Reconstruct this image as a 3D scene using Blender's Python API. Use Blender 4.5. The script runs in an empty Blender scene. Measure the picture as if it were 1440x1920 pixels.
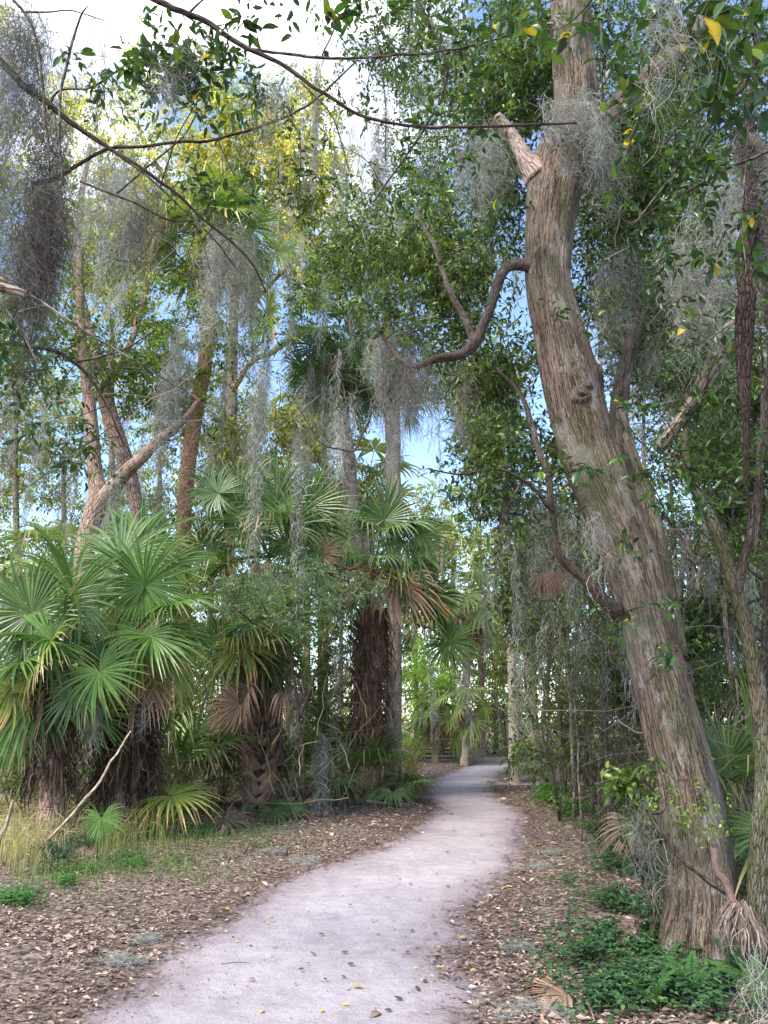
import bpy, math, random
import numpy as np
from mathutils import Vector, Matrix

rng = np.random.default_rng(11)
random.seed(11)
scene = bpy.context.scene
COL = scene.collection

# ------------------------------------------------------------------ camera, sky, sun, exposure
F = 1442.0
PITCH = math.radians(15.1)
CP, SP = math.cos(PITCH), math.sin(PITCH)
EYE = 1.6
cam_data = bpy.data.cameras.new("camera")
cam = bpy.data.objects.new("camera", cam_data)
COL.objects.link(cam)
cam.location = (0, 0, EYE)
cam.rotation_euler = (math.radians(90) + PITCH, 0, 0)
cam_data.sensor_fit = 'VERTICAL'
cam_data.sensor_height = 24
cam_data.lens = 24 * F / 1920
cam_data.clip_start = 0.05
cam_data.clip_end = 2000
scene.camera = cam

SUN_AZ = math.radians(-140)     # behind the camera, to the left of the view direction (+Y)
SUN_EL = math.radians(50)
world = bpy.data.worlds.new("World")
scene.world = world
world.use_nodes = True
nt = world.node_tree
nt.nodes.clear()
wout = nt.nodes.new("ShaderNodeOutputWorld")
bg = nt.nodes.new("ShaderNodeBackground")
sky = nt.nodes.new("ShaderNodeTexSky")
sky.sky_type = 'NISHITA'
sky.sun_disc = False
sky.sun_elevation = SUN_EL
sky.sun_rotation = SUN_AZ
sky.air_density = 1.0
sky.dust_density = 0.6
sky.ozone_density = 2.0
tc = nt.nodes.new("ShaderNodeTexCoord")
mp = nt.nodes.new("ShaderNodeMapping")
mp.inputs['Scale'].default_value = (1.0, 1.0, 1.6)
mp.inputs['Location'].default_value = (0.62, 0.1, 0.3)
cn = nt.nodes.new("ShaderNodeTexNoise")
cn.inputs['Scale'].default_value = 2.1
cn.inputs['Detail'].default_value = 6
cn.inputs['Roughness'].default_value = 0.55
dotn = nt.nodes.new("ShaderNodeVectorMath"); dotn.operation = 'DOT_PRODUCT'
sd = Vector((math.sin(SUN_AZ) * math.cos(SUN_EL), math.cos(SUN_AZ) * math.cos(SUN_EL), math.sin(SUN_EL)))
dotn.inputs[1].default_value = Vector((-.16, .53, .83)).normalized()   # the thin bright cloud bank stands ahead, left and high
madd = nt.nodes.new("ShaderNodeMath"); madd.operation = 'MULTIPLY_ADD'
madd.inputs[1].default_value = 0.62
pw = nt.nodes.new("ShaderNodeMath"); pw.operation = 'POWER'; pw.inputs[1].default_value = 15.0; pw.use_clamp = True
mx0 = nt.nodes.new("ShaderNodeMath"); mx0.operation = 'MAXIMUM'; mx0.inputs[1].default_value = 0.0
cr = nt.nodes.new("ShaderNodeValToRGB")
cr.color_ramp.elements[0].position = 0.72
cr.color_ramp.elements[1].position = 0.92
mixc = nt.nodes.new("ShaderNodeMix"); mixc.data_type = 'RGBA'
mixc.inputs[7].default_value = (8.6, 8.4, 8.7, 1)
L = nt.links.new
L(tc.outputs['Generated'], mp.inputs[0]); L(mp.outputs[0], cn.inputs['Vector'])
L(tc.outputs['Generated'], dotn.inputs[0])
L(dotn.outputs['Value'], mx0.inputs[0]); L(mx0.outputs[0], pw.inputs[0]); L(pw.outputs[0], madd.inputs[0]); L(cn.outputs['Fac'], madd.inputs[2])
L(madd.outputs[0], cr.inputs[0]); L(cr.outputs[0], mixc.inputs[0])
L(sky.outputs[0], mixc.inputs[6]); L(mixc.outputs[2], bg.inputs[0])
bg.inputs[1].default_value = 0.135
L(bg.outputs[0], wout.inputs[0])

sun_data = bpy.data.lights.new("sun", 'SUN')
sun_data.energy = 2.2
sun_data.angle = math.radians(22)
sun_data.color = (1.0, 0.92, 0.80)
sun = bpy.data.objects.new("sun", sun_data)
COL.objects.link(sun)
sun.rotation_euler = Vector(sd).to_track_quat('Z', 'Y').to_euler()

vs = scene.view_settings
vs.view_transform = 'Standard'; vs.look = 'None'; vs.gamma = 1.0
vs.use_curve_mapping = False
vs.exposure = 1.75
cy = scene.cycles
cy.use_denoising = True
cy.max_bounces = 6; cy.diffuse_bounces = 3; cy.glossy_bounces = 2
cy.transmission_bounces = 4; cy.transparent_max_bounces = 4
cy.caustics_reflective = False; cy.caustics_refractive = False

# ------------------------------------------------------------------ pixel <-> world
def ray(px, py):
    xc = (px - 720) / F; yc = (960 - py) / F
    return np.array([xc, CP - SP * yc, SP + CP * yc])

def at(px, py, D):
    r = ray(px, py)
    return r * (D / r[1]) + np.array([0, 0, EYE])

def atv(px, py, D):
    px = np.asarray(px, float); py = np.asarray(py, float); D = np.asarray(D, float)
    xc = (px - 720) / F; yc = (960 - py) / F
    Y = CP - SP * yc; Z = SP + CP * yc
    t = D / Y
    return np.stack([xc * t, D + 0 * t, Z * t + EYE], -1)

def mpp(py, D):              # metres per photo pixel at that height in the picture and depth
    yc = (960 - py) / F
    return D / (CP - SP * yc) / F

def gpy(D):                  # photo row where flat ground lies at depth D
    k = EYE / D
    return 960 + F * (k * CP + SP) / (CP - k * SP)

def gD(py):
    yc = (960 - py) / F
    return -EYE * (CP - SP * yc) / (SP + CP * yc)

# ------------------------------------------------------------------ noise
def _hash(i, j, k, s):
    h = (i * 374761393 + j * 668265263 + k * 1442695041 + s * 974634777) & 0xFFFFFFFF
    h = ((h ^ (h >> 13)) * 1274126177) & 0xFFFFFFFF
    h = h ^ (h >> 16)
    return (h & 0xFFFFFF) / float(0xFFFFFF)

def vnoise(p, s=0):
    p = np.asarray(p, float)
    if p.shape[-1] == 2:
        p = np.concatenate([p, np.zeros(p.shape[:-1] + (1,))], -1)
    i = np.floor(p).astype(np.int64); f = p - i
    f = f * f * (3 - 2 * f)
    r = 0
    for a in (0, 1):
        for b in (0, 1):
            for c in (0, 1):
                w = (f[..., 0] if a else 1 - f[..., 0]) * (f[..., 1] if b else 1 - f[..., 1]) * (f[..., 2] if c else 1 - f[..., 2])
                r = r + w * _hash(i[..., 0] + a, i[..., 1] + b, i[..., 2] + c, s)
    return r

def fbm(p, s=0, o=4):
    p = np.asarray(p, float); r = 0; a = 0.5
    for k in range(o):
        r = r + a * vnoise(p, s + k); p = p * 2.03; a *= 0.5
    return r

def norm(v):
    v = np.asarray(v, float)
    return v / np.maximum(np.linalg.norm(v, axis=-1, keepdims=True), 1e-9)

# ------------------------------------------------------------------ the path and the lie of the land
EL = [(60, 1990), (140, 1905), (285, 1835), (330, 1795), (392, 1745), (450, 1705), (585, 1630), (712, 1592), (770, 1565), (815, 1530), (823, 1513), (803, 1480), (812, 1465), (842, 1450), (872, 1438), (912, 1430)]
ER = [(885, 1990), (872, 1905), (840, 1800), (865, 1730), (895, 1685), (945, 1645), (975, 1600), (985, 1565), (972, 1525), (930, 1495), (916, 1478), (925, 1465), (935, 1450), (955, 1440), (985, 1434), (1010, 1430)]
def _edge(E):
    P = np.array([(at(px, py, gD(py))[0], gD(py)) for px, py in E])
    P = P[np.argsort(P[:, 1])]
    lo = np.array([[P[0, 0] + 0.1, -20], [P[0, 0], 1.0]])
    return np.vstack([lo, P])
PL, PR = _edge(EL), _edge(ER)
Y_END = float(min(PL[-1, 1], PR[-1, 1]))

def path_out(x, y):          # metres outside the path's edge (negative: on the path)
    n = (fbm(np.stack([x * 1.7, y * 1.7], -1), 5, 3) - 0.44) * 0.5
    l = np.interp(y, PL[:, 1], PL[:, 0]) ; r = np.interp(y, PR[:, 1], PR[:, 0])
    d = np.maximum(l - x, x - r) + n
    return np.maximum(d, (y - Y_END) * 0.5)

FORK_Y = gD(1469)
def fork_out(x, y):
    x0 = at(930, 1469, FORK_Y)[0]; x1 = at(1075, 1467, FORK_Y)[0] + 6
    return np.maximum(np.maximum(x0 - x, x - x1), np.abs(y - FORK_Y - 0.07 * (x - x0)) - 0.5)

def hgt(x, y):
    x = np.asarray(x, float); y = np.asarray(y, float)
    d = np.minimum(path_out(x, y), fork_out(x, y))
    s = np.clip(d / 1.6, 0, 1); s = s * s * (3 - 2 * s)
    n = fbm(np.stack([x * 0.35, y * 0.35], -1), 21, 4) - 0.46
    n2 = fbm(np.stack([x * 2.2, y * 2.2], -1), 31, 2) - 0.37
    far = np.clip((y - 10) / 20, 0, 1)
    return s * (0.05 + (0.22 - 0.1 * far) * n + 0.035 * n2) + 0.006 * n2

def g(px, py):               # ground point seen at this photo pixel
    D = gD(py); p = at(px, py, D)
    p[2] = float(hgt(p[0], p[1]))
    return p

# ------------------------------------------------------------------ mesh collector
class Geo:
    def __init__(s):
        s.V = []; s.T = []; s.C = []; s.B = []; s.M = []; s.n = 0
    def add(s, v, t, col=(0.5, 0.5, 0.5), mat=0, bk=None):
        v = np.asarray(v, float).reshape(-1, 3); t = np.asarray(t, np.int64).reshape(-1, 3)
        c = np.broadcast_to(np.asarray(col, float), v.shape)
        s.V.append(v); s.T.append(t + s.n); s.C.append(c)
        s.B.append(v if bk is None else bk); s.M.append(np.full(len(t), mat)); s.n += len(v)
        return s
    def mesh(s, name, mats, smooth=False, origin=(0, 0, 0)):
        V = np.concatenate(s.V) - np.asarray(origin, float); T = np.concatenate(s.T)
        C = np.concatenate(s.C); B = np.concatenate(s.B); M = np.concatenate(s.M)
        me = bpy.data.meshes.new(name)
        me.vertices.add(len(V)); me.vertices.foreach_set('co', V.astype(np.float32).ravel())
        me.loops.add(3 * len(T)); me.loops.foreach_set('vertex_index', T.astype(np.int32).ravel())
        me.polygons.add(len(T)); me.polygons.foreach_set('loop_start', np.arange(0, 3 * len(T), 3, dtype=np.int32))
        me.polygons.foreach_set('material_index', M.astype(np.int32))
        me.polygons.foreach_set('use_smooth', np.full(len(T), smooth))
        a = me.attributes.new('col', 'FLOAT_COLOR', 'POINT')
        a.data.foreach_set('color', np.concatenate([C, np.ones((len(C), 1))], 1).astype(np.float32).ravel())
        b = me.attributes.new('bk', 'FLOAT_VECTOR', 'POINT')
        b.data.foreach_set('vector', B.astype(np.float32).ravel())
        for m in (mats if isinstance(mats, (list, tuple)) else [mats]):
            me.materials.append(m)
        me.update(calc_edges=True)
        return me
    def build(s, name, mats, parent=None, smooth=False, origin=None):
        if s.n == 0: return None
        if parent is not None: origin = tuple(parent.location)
        me = s.mesh(name, mats, smooth, origin or (0, 0, 0))
        o = bpy.data.objects.new(name, me); COL.objects.link(o)
        if parent is not None: o.parent = parent
        elif origin is not None: o.location = origin
        return o

def tag(o, label=None, cat=None, group=None, kind=None):
    if label: o['label'] = label
    if cat: o['category'] = cat
    if group: o['group'] = group
    if kind: o['kind'] = kind
    return o

def empty(name, loc, label, cat, group=None):
    o = bpy.data.objects.new(name, None); COL.objects.link(o)
    o.location = [float(c) for c in loc]; o.empty_display_size = 0.1
    return tag(o, label, cat, group)

def child(name, me, parent, M):
    """an object sharing mesh data, placed by a world matrix under an unrotated parent"""
    o = bpy.data.objects.new(name, me); COL.objects.link(o)
    o.parent = parent
    o.matrix_local = Matrix.Translation(-parent.location) @ M
    return o

def basis(d, n):
    y = norm(d); z = np.asarray(n, float); z = z - y * np.dot(z, y)
    if np.linalg.norm(z) < 1e-4: z = np.cross(y, (0.3, 0.5, 0.8))
    z = norm(z); x = np.cross(y, z)
    return x, y, z

def mat4(p, d, n, s=1.0):
    x, y, z = basis(d, n)
    return Matrix(((x[0] * s, y[0] * s, z[0] * s, p[0]), (x[1] * s, y[1] * s, z[1] * s, p[1]), (x[2] * s, y[2] * s, z[2] * s, p[2]), (0, 0, 0, 1)))

def catmull(P, k=6):
    P = np.asarray(P, float)
    if len(P) < 3: 
        t = np.linspace(0, 1, k + 1)[:, None]; return P[0] * (1 - t) + P[-1] * t
    Q = np.vstack([2 * P[0] - P[1], P, 2 * P[-1] - P[-2]]); out = []
    for i in range(1, len(Q) - 2):
        t = np.linspace(0, 1, k, endpoint=False)[:, None]
        a, b, c, d = Q[i - 1], Q[i], Q[i + 1], Q[i + 2]
        out.append(0.5 * ((2 * b) + (c - a) * t + (2 * a - 5 * b + 4 * c - d) * t ** 2 + (3 * b - a - 3 * c + d) * t ** 3))
    out.append(P[-1][None]); return np.vstack(out)

def tube(geo, P, R, n=8, col=(.5, .5, .5), mat=0, lump=0.0, k=5, cap=True, freq=6.0, flare=None, seed=0):
    PR_ = np.concatenate([np.asarray(P, float), np.asarray(R, float).reshape(-1, 1)], 1)
    Q = catmull(PR_, k) if k > 1 else PR_
    P, R = Q[:, :3], np.maximum(Q[:, 3], 0.0006)
    if n <= 12 and k > 1 and len(P) > 6:
        q_ = np.cumsum(np.concatenate([[0], np.linalg.norm(np.diff(P, axis=0), axis=1)]))
        for ax_ in range(3):
            P[:, ax_] += (fbm(np.stack([q_ * 7 / (1 + 20 * R.max()), q_ * 0 + ax_ * 9.1 + seed, q_ * 0], -1), 12, 3) - .44) * np.minimum(R * 3.2, .09) * np.minimum(q_ / .15, 1)
    T = norm(np.gradient(P, axis=0))
    up = np.array([0.31, 0.2, 0.93]) if abs(T[0][2]) < 0.9 else np.array([1.0, 0.1, 0])
    fr = []
    u = np.cross(T[0], up); u /= np.linalg.norm(u)
    for t in T:
        u = u - t * np.dot(u, t); u /= np.linalg.norm(u); fr.append(u)
    U = np.array(fr); W = np.cross(T, U)
    a = np.linspace(0, 2 * np.pi, n, endpoint=False)
    ln = np.concatenate([[0], np.cumsum(np.linalg.norm(np.diff(P, axis=0), axis=1))])
    ca, sa = np.cos(a), np.sin(a)
    rb = float(np.max(R))
    bk = np.stack([np.broadcast_to(ca * rb, (len(P), n)), np.broadcast_to(sa * rb, (len(P), n)), np.broadcast_to(ln[:, None], (len(P), n))], -1) + seed * 3.7
    rr = np.broadcast_to(R[:, None], (len(P), n)).copy()
    if lump:
        rr *= 1 + lump * 2 * (fbm(bk * np.array([freq, freq, freq * 0.35]), 3 + seed, 3) - 0.44)
    if flare is not None:
        rr *= 1 + flare(ln[:, None], a[None, :])
    V = P[:, None, :] + rr[..., None] * (ca[None, :, None] * U[:, None, :] + sa[None, :, None] * W[:, None, :])
    m = len(P)
    i = np.arange(m - 1)[:, None] * n; j = np.arange(n)[None, :]; j2 = (j + 1) % n
    q0, q1, q2, q3 = i + j, i + j2, i + n + j2, i + n + j
    tr = np.concatenate([np.stack([q0, q1, q2], -1).reshape(-1, 3), np.stack([q0, q2, q3], -1).reshape(-1, 3)])
    V = V.reshape(-1, 3); B = bk.reshape(-1, 3)
    if cap:
        V = np.vstack([V, P[-1], P[0]]); B = np.vstack([B, B[-1], B[0]])
        b = (m - 1) * n; jj = np.arange(n)
        tr = np.concatenate([tr, np.stack([b + jj, b + (jj + 1) % n, np.full(n, m * n)], -1), np.stack([(jj + 1) % n, jj, np.full(n, m * n + 1)], -1)])
    geo.add(V, tr, col, mat, B)
    return P

def boxg(geo, c, s, col=(.5, .5, .5), rz=0.0, mat=0):
    c = np.asarray(c, float); s = np.asarray(s, float) / 2
    v = np.array([(x, y, z) for x in (-1, 1) for y in (-1, 1) for z in (-1, 1)], float) * s
    R = np.array([[math.cos(rz), -math.sin(rz), 0], [math.sin(rz), math.cos(rz), 0], [0, 0, 1]])
    v = v @ R.T + c
    q = [(0, 1, 3, 2), (4, 6, 7, 5), (0, 4, 5, 1), (2, 3, 7, 6), (0, 2, 6, 4), (1, 5, 7, 3)]
    t = [(a, b, c_) for a, b, c_, d in q] + [(a, c_, d) for a, b, c_, d in q]
    geo.add(v, t, col, mat)

def ribbons(geo, P, W, col, mat=0):
    """P (N,K,3) polylines, W (N,) or (N,K) widths -> flat strips with a random facing"""
    N, K = P.shape[:2]
    if N == 0: return
    T = norm(np.gradient(P, axis=1))
    r = norm(rng.normal(size=(N, 1, 3)))
    S = norm(np.cross(T, r))
    W = np.asarray(W, float)
    if W.ndim == 1: W = W[:, None] * np.linspace(1, 0.45, K)[None]
    A = P + S * W[..., None] / 2; B = P - S * W[..., None] / 2
    V = np.stack([A, B], 2).reshape(-1, 3)
    base = (np.arange(N) * K * 2)[:, None] + (np.arange(K - 1) * 2)[None]
    base = base.reshape(-1)
    t = np.concatenate([np.stack([base, base + 1, base + 3], -1), np.stack([base, base + 3, base + 2], -1)])
    col = np.asarray(col, float)
    if col.ndim == 2: col = np.repeat(col, K * 2, 0)
    geo.add(V, t, col, mat)

def pick(pal, n, jit=0.18):
    pal = np.asarray(pal, float)
    c = pal[rng.integers(0, len(pal), n)] * (1 + rng.normal(0, jit, (n, 1)))
    return np.clip(c, 0.004, 0.9)

def leafs(geo, P, D, Nn, Ln, Wd, col, hi=False, mat=0):
    N = len(P)
    if N == 0: return
    Y = norm(D); Z = Nn - Y * np.sum(Nn * Y, -1, keepdims=True); Z = norm(Z); X = np.cross(Y, Z)
    Ln = np.broadcast_to(Ln, (N,))[:, None]; Wd = np.broadcast_to(Wd, (N,))[:, None]
    if hi:
        pts = [(0, 0, 0), (0, .35, .03), (0, .7, 0.0), (0, 1, -.10), (-.42, .28, .10), (-.36, .66, .07), (.42, .28, .10), (.36, .66, .07)]
        tr = [(0, 1, 4), (1, 2, 5), (1, 5, 4), (2, 3, 5), (0, 6, 1), (1, 7, 2), (1, 6, 7), (2, 7, 3)]
    else:
        pts = [(0, 0, 0), (-.45, .45, .08), (0, 1, -.06), (.45, .45, .08)]
        tr = [(0, 3, 2), (0, 2, 1)]
    V = np.stack([P + X * (a * Wd) + Y * (b * Ln) + Z * (c * Ln) for a, b, c in pts], 1).reshape(-1, 3)
    k = len(pts)
    T = (np.arange(N) * k)[:, None, None] + np.array(tr)[None]
    geo.add(V, T.reshape(-1, 3), np.repeat(col, k, 0), mat)

def sprays(geo, C, S, nl, Ln, Wd, pal, hi=False, droop=0.25, twig=True, tw=0.004, tcol=(.1, .08, .065), jit=.18, clumpcol=True):
    """leafy twigs: C (N,3) centres"""
    N = len(C)
    if N == 0: return
    d = norm(rng.normal(size=(N, 3)) * np.array([1, 1, .55]) + np.array([0, 0, -droop]))
    S = S * rng.uniform(.7, 1.3, N)
    t = (np.arange(nl) + .5) / nl
    t = np.broadcast_to(t, (N, nl)) + rng.normal(0, .03, (N, nl))
    cur = np.array([0, 0, -droop])
    P = C[:, None] + d[:, None] * ((t - .3) * S[:, None])[..., None] + cur * ((t ** 2) * S[:, None] * .5)[..., None]
    side = norm(np.cross(d, rng.normal(size=(N, 3))))[:, None]
    sg = np.where(np.arange(nl) % 2, 1.0, -1.0)[None, :, None]
    ld = norm(d[:, None] * .55 + side * sg * .8 + rng.normal(0, .35, (N, nl, 3)) + np.array([0, 0, -.25]))
    ln = rng.normal(0, .5, (N, nl, 3)) + np.array([0, -.1, 1.0])
    base = pick(pal, N, .25)
    c = base[:, None] * (1 + rng.normal(0, jit, (N, nl, 1)))
    if not clumpcol: c = pick(pal, N * nl, .2).reshape(N, nl, 3)
    Lr = Ln * rng.uniform(.65, 1.25, (N, nl)); Wr = Wd * rng.uniform(.8, 1.2, (N, nl))
    leafs(geo, P.reshape(-1, 3), ld.reshape(-1, 3), ln.reshape(-1, 3), Lr.reshape(-1), Wr.reshape(-1), np.clip(c, .003, .9).reshape(-1, 3), hi)
    if twig:
        tt = np.array([-.35, .3, .9])
        Q = C[:, None] + d[:, None] * (tt[None, :, None] * S[:, None, None]) + cur * ((np.maximum(tt, 0) ** 2)[None, :, None] * S[:, None, None] * .5)
        ribbons(geo, Q, np.full(N, tw), tcol, 0)

def blob(cx, cy, rx, ry, D, dD, n, clumps=None, tight=.22):
    """points filling an uneven crown: clumps inside an ellipsoid whose outline is given in photo pixels at depth D"""
    clumps = clumps or max(3, n // 14)
    u = norm(rng.normal(size=(clumps, 3))) * (rng.uniform(0, 1, (clumps, 1)) ** .42)
    cc = u
    idx = rng.integers(0, clumps, n)
    sz = rng.uniform(.4, 1.3, clumps)[idx][:, None] * tight
    q = cc[idx] + rng.normal(size=(n, 3)) * sz
    c = at(cx, cy, D); m = mpp(cy, D)
    return c + q * np.array([rx * m, dD, ry * m])

def streamers(geo, tops, lens, rads, dens, w, pal, seg=4, fl=.10, curl=.5, hug=1.0):
    """Spanish moss: every streamer a beard of short curly fibres round a hanging core. dens: fibres per metre of streamer"""
    tops = np.asarray(tops, float); lens = np.asarray(lens, float); rads = np.asarray(rads, float)
    n = np.maximum((lens * dens).astype(int), 6)
    idx = np.repeat(np.arange(len(tops)), n); N = len(idx)
    u = rng.uniform(0, 1, N) ** 1.15
    prof = np.clip(1.15 - u, 0.08, 1) ** .7 * np.clip(u * 6 + .35, 0, 1)
    wob = (fbm(np.stack([u * 5 * lens[idx], idx * 1.7, idx * .3], -1), 8, 2) - .37) * 1.6
    wob2 = (fbm(np.stack([u * 5 * lens[idx], idx * 1.3 + 40, idx * .7], -1), 18, 2) - .37) * 1.6
    r = rads[idx] * prof
    off = rng.normal(size=(N, 2)) * (r * .5)[:, None] + np.stack([wob, wob2], -1) * (rads[idx] * .9)[:, None]
    P0 = tops[idx] + np.concatenate([off, -(u * lens[idx])[:, None]], 1)
    d = norm(rng.normal(size=(N, 3)) * curl + np.array([0, 0, -hug]))
    b = norm(rng.normal(size=(N, 3)))
    t = np.linspace(0, 1, seg)
    L_ = fl * rng.uniform(.5, 1.6, N)
    ph = rng.uniform(0, 6.28, N)
    e1 = norm(np.cross(d, b)); e2 = np.cross(d, e1)
    am = L_ * rng.uniform(.08, .3, N) * curl * 1.6
    P = P0[:, None] + d[:, None] * (t[None, :, None] * L_[:, None, None])
    P = P + e1[:, None] * (am[:, None] * np.sin(ph[:, None] + t[None] * 5))[..., None] + e2[:, None] * (am[:, None] * np.cos(ph[:, None] + t[None] * 6))[..., None]
    sc = pick(pal, len(tops), .15)
    ribbons(geo, P, w * rng.uniform(.6, 1.4, N), np.clip(sc[idx] * (1 + rng.normal(0, .2, (N, 1))), .01, .8))

# ------------------------------------------------------------------ materials
def new_mat(name):
    m = bpy.data.materials.new(name); m.use_nodes = True
    nt = m.node_tree; nt.nodes.clear()
    out = nt.nodes.new("ShaderNodeOutputMaterial")
    return m, nt, out

def N_(nt, t, **kw):
    n = nt.nodes.new(t)
    for k, v in kw.items():
        if hasattr(n, k) and not k.startswith('i_'): setattr(n, k, v)
    return n

def leaf_material(name, rough=.5, trans=.38, spec=.28, tint=(1.5, 1.45, .6), nscale=30.0):
    m, nt, out = new_mat(name); l = nt.links.new
    a = N_(nt, "ShaderNodeAttribute"); a.attribute_name = 'col'
    tc = N_(nt, "ShaderNodeTexCoord")
    no = N_(nt, "ShaderNodeTexNoise"); no.inputs['Scale'].default_value = nscale; no.inputs['Detail'].default_value = 2
    l(tc.outputs['Object'], no.inputs['Vector'])
    mr = N_(nt, "ShaderNodeMapRange"); mr.inputs[3].default_value = .7; mr.inputs[4].default_value = 1.3
    l(no.outputs[0], mr.inputs[0])
    mx = N_(nt, "ShaderNodeVectorMath", operation='SCALE'); l(a.outputs['Color'], mx.inputs[0]); l(mr.outputs[0], mx.inputs['Scale'])
    p = N_(nt, "ShaderNodeBsdfPrincipled")
    l(mx.outputs[0], p.inputs['Base Color']); p.inputs['Roughness'].default_value = rough
    p.inputs['Specular IOR Level'].default_value = spec
    tm = N_(nt, "ShaderNodeVectorMath", operation='MULTIPLY'); tm.inputs[1].default_value = tint; l(mx.outputs[0], tm.inputs[0])
    t = N_(nt, "ShaderNodeBsdfTranslucent"); l(tm.outputs[0], t.inputs[0])
    ms = N_(nt, "ShaderNodeMixShader"); ms.inputs[0].default_value = trans
    l(p.outputs[0], ms.inputs[1]); l(t.outputs[0], ms.inputs[2]); l(ms.outputs[0], out.inputs[0])
    return m

M_leaf = leaf_material("leaf_green")
M_gloss = leaf_material("leaf_glossy", rough=.34, trans=.28, spec=.42, nscale=12)
M_moss = leaf_material("spanish_moss", rough=.95, trans=.35, spec=.1, tint=(1, 1, .95))
M_frond = leaf_material("palm_frond", rough=.36, trans=.33, spec=.5, tint=(1.2, 1.35, .6), nscale=9)
M_litter = leaf_material("dead_leaf", rough=.8, trans=.08, spec=.2, tint=(1, .9, .8), nscale=45)
M_dead = leaf_material("dead_frond", rough=.75, trans=.15, spec=.2, tint=(1.1, .9, .7), nscale=20)

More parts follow.
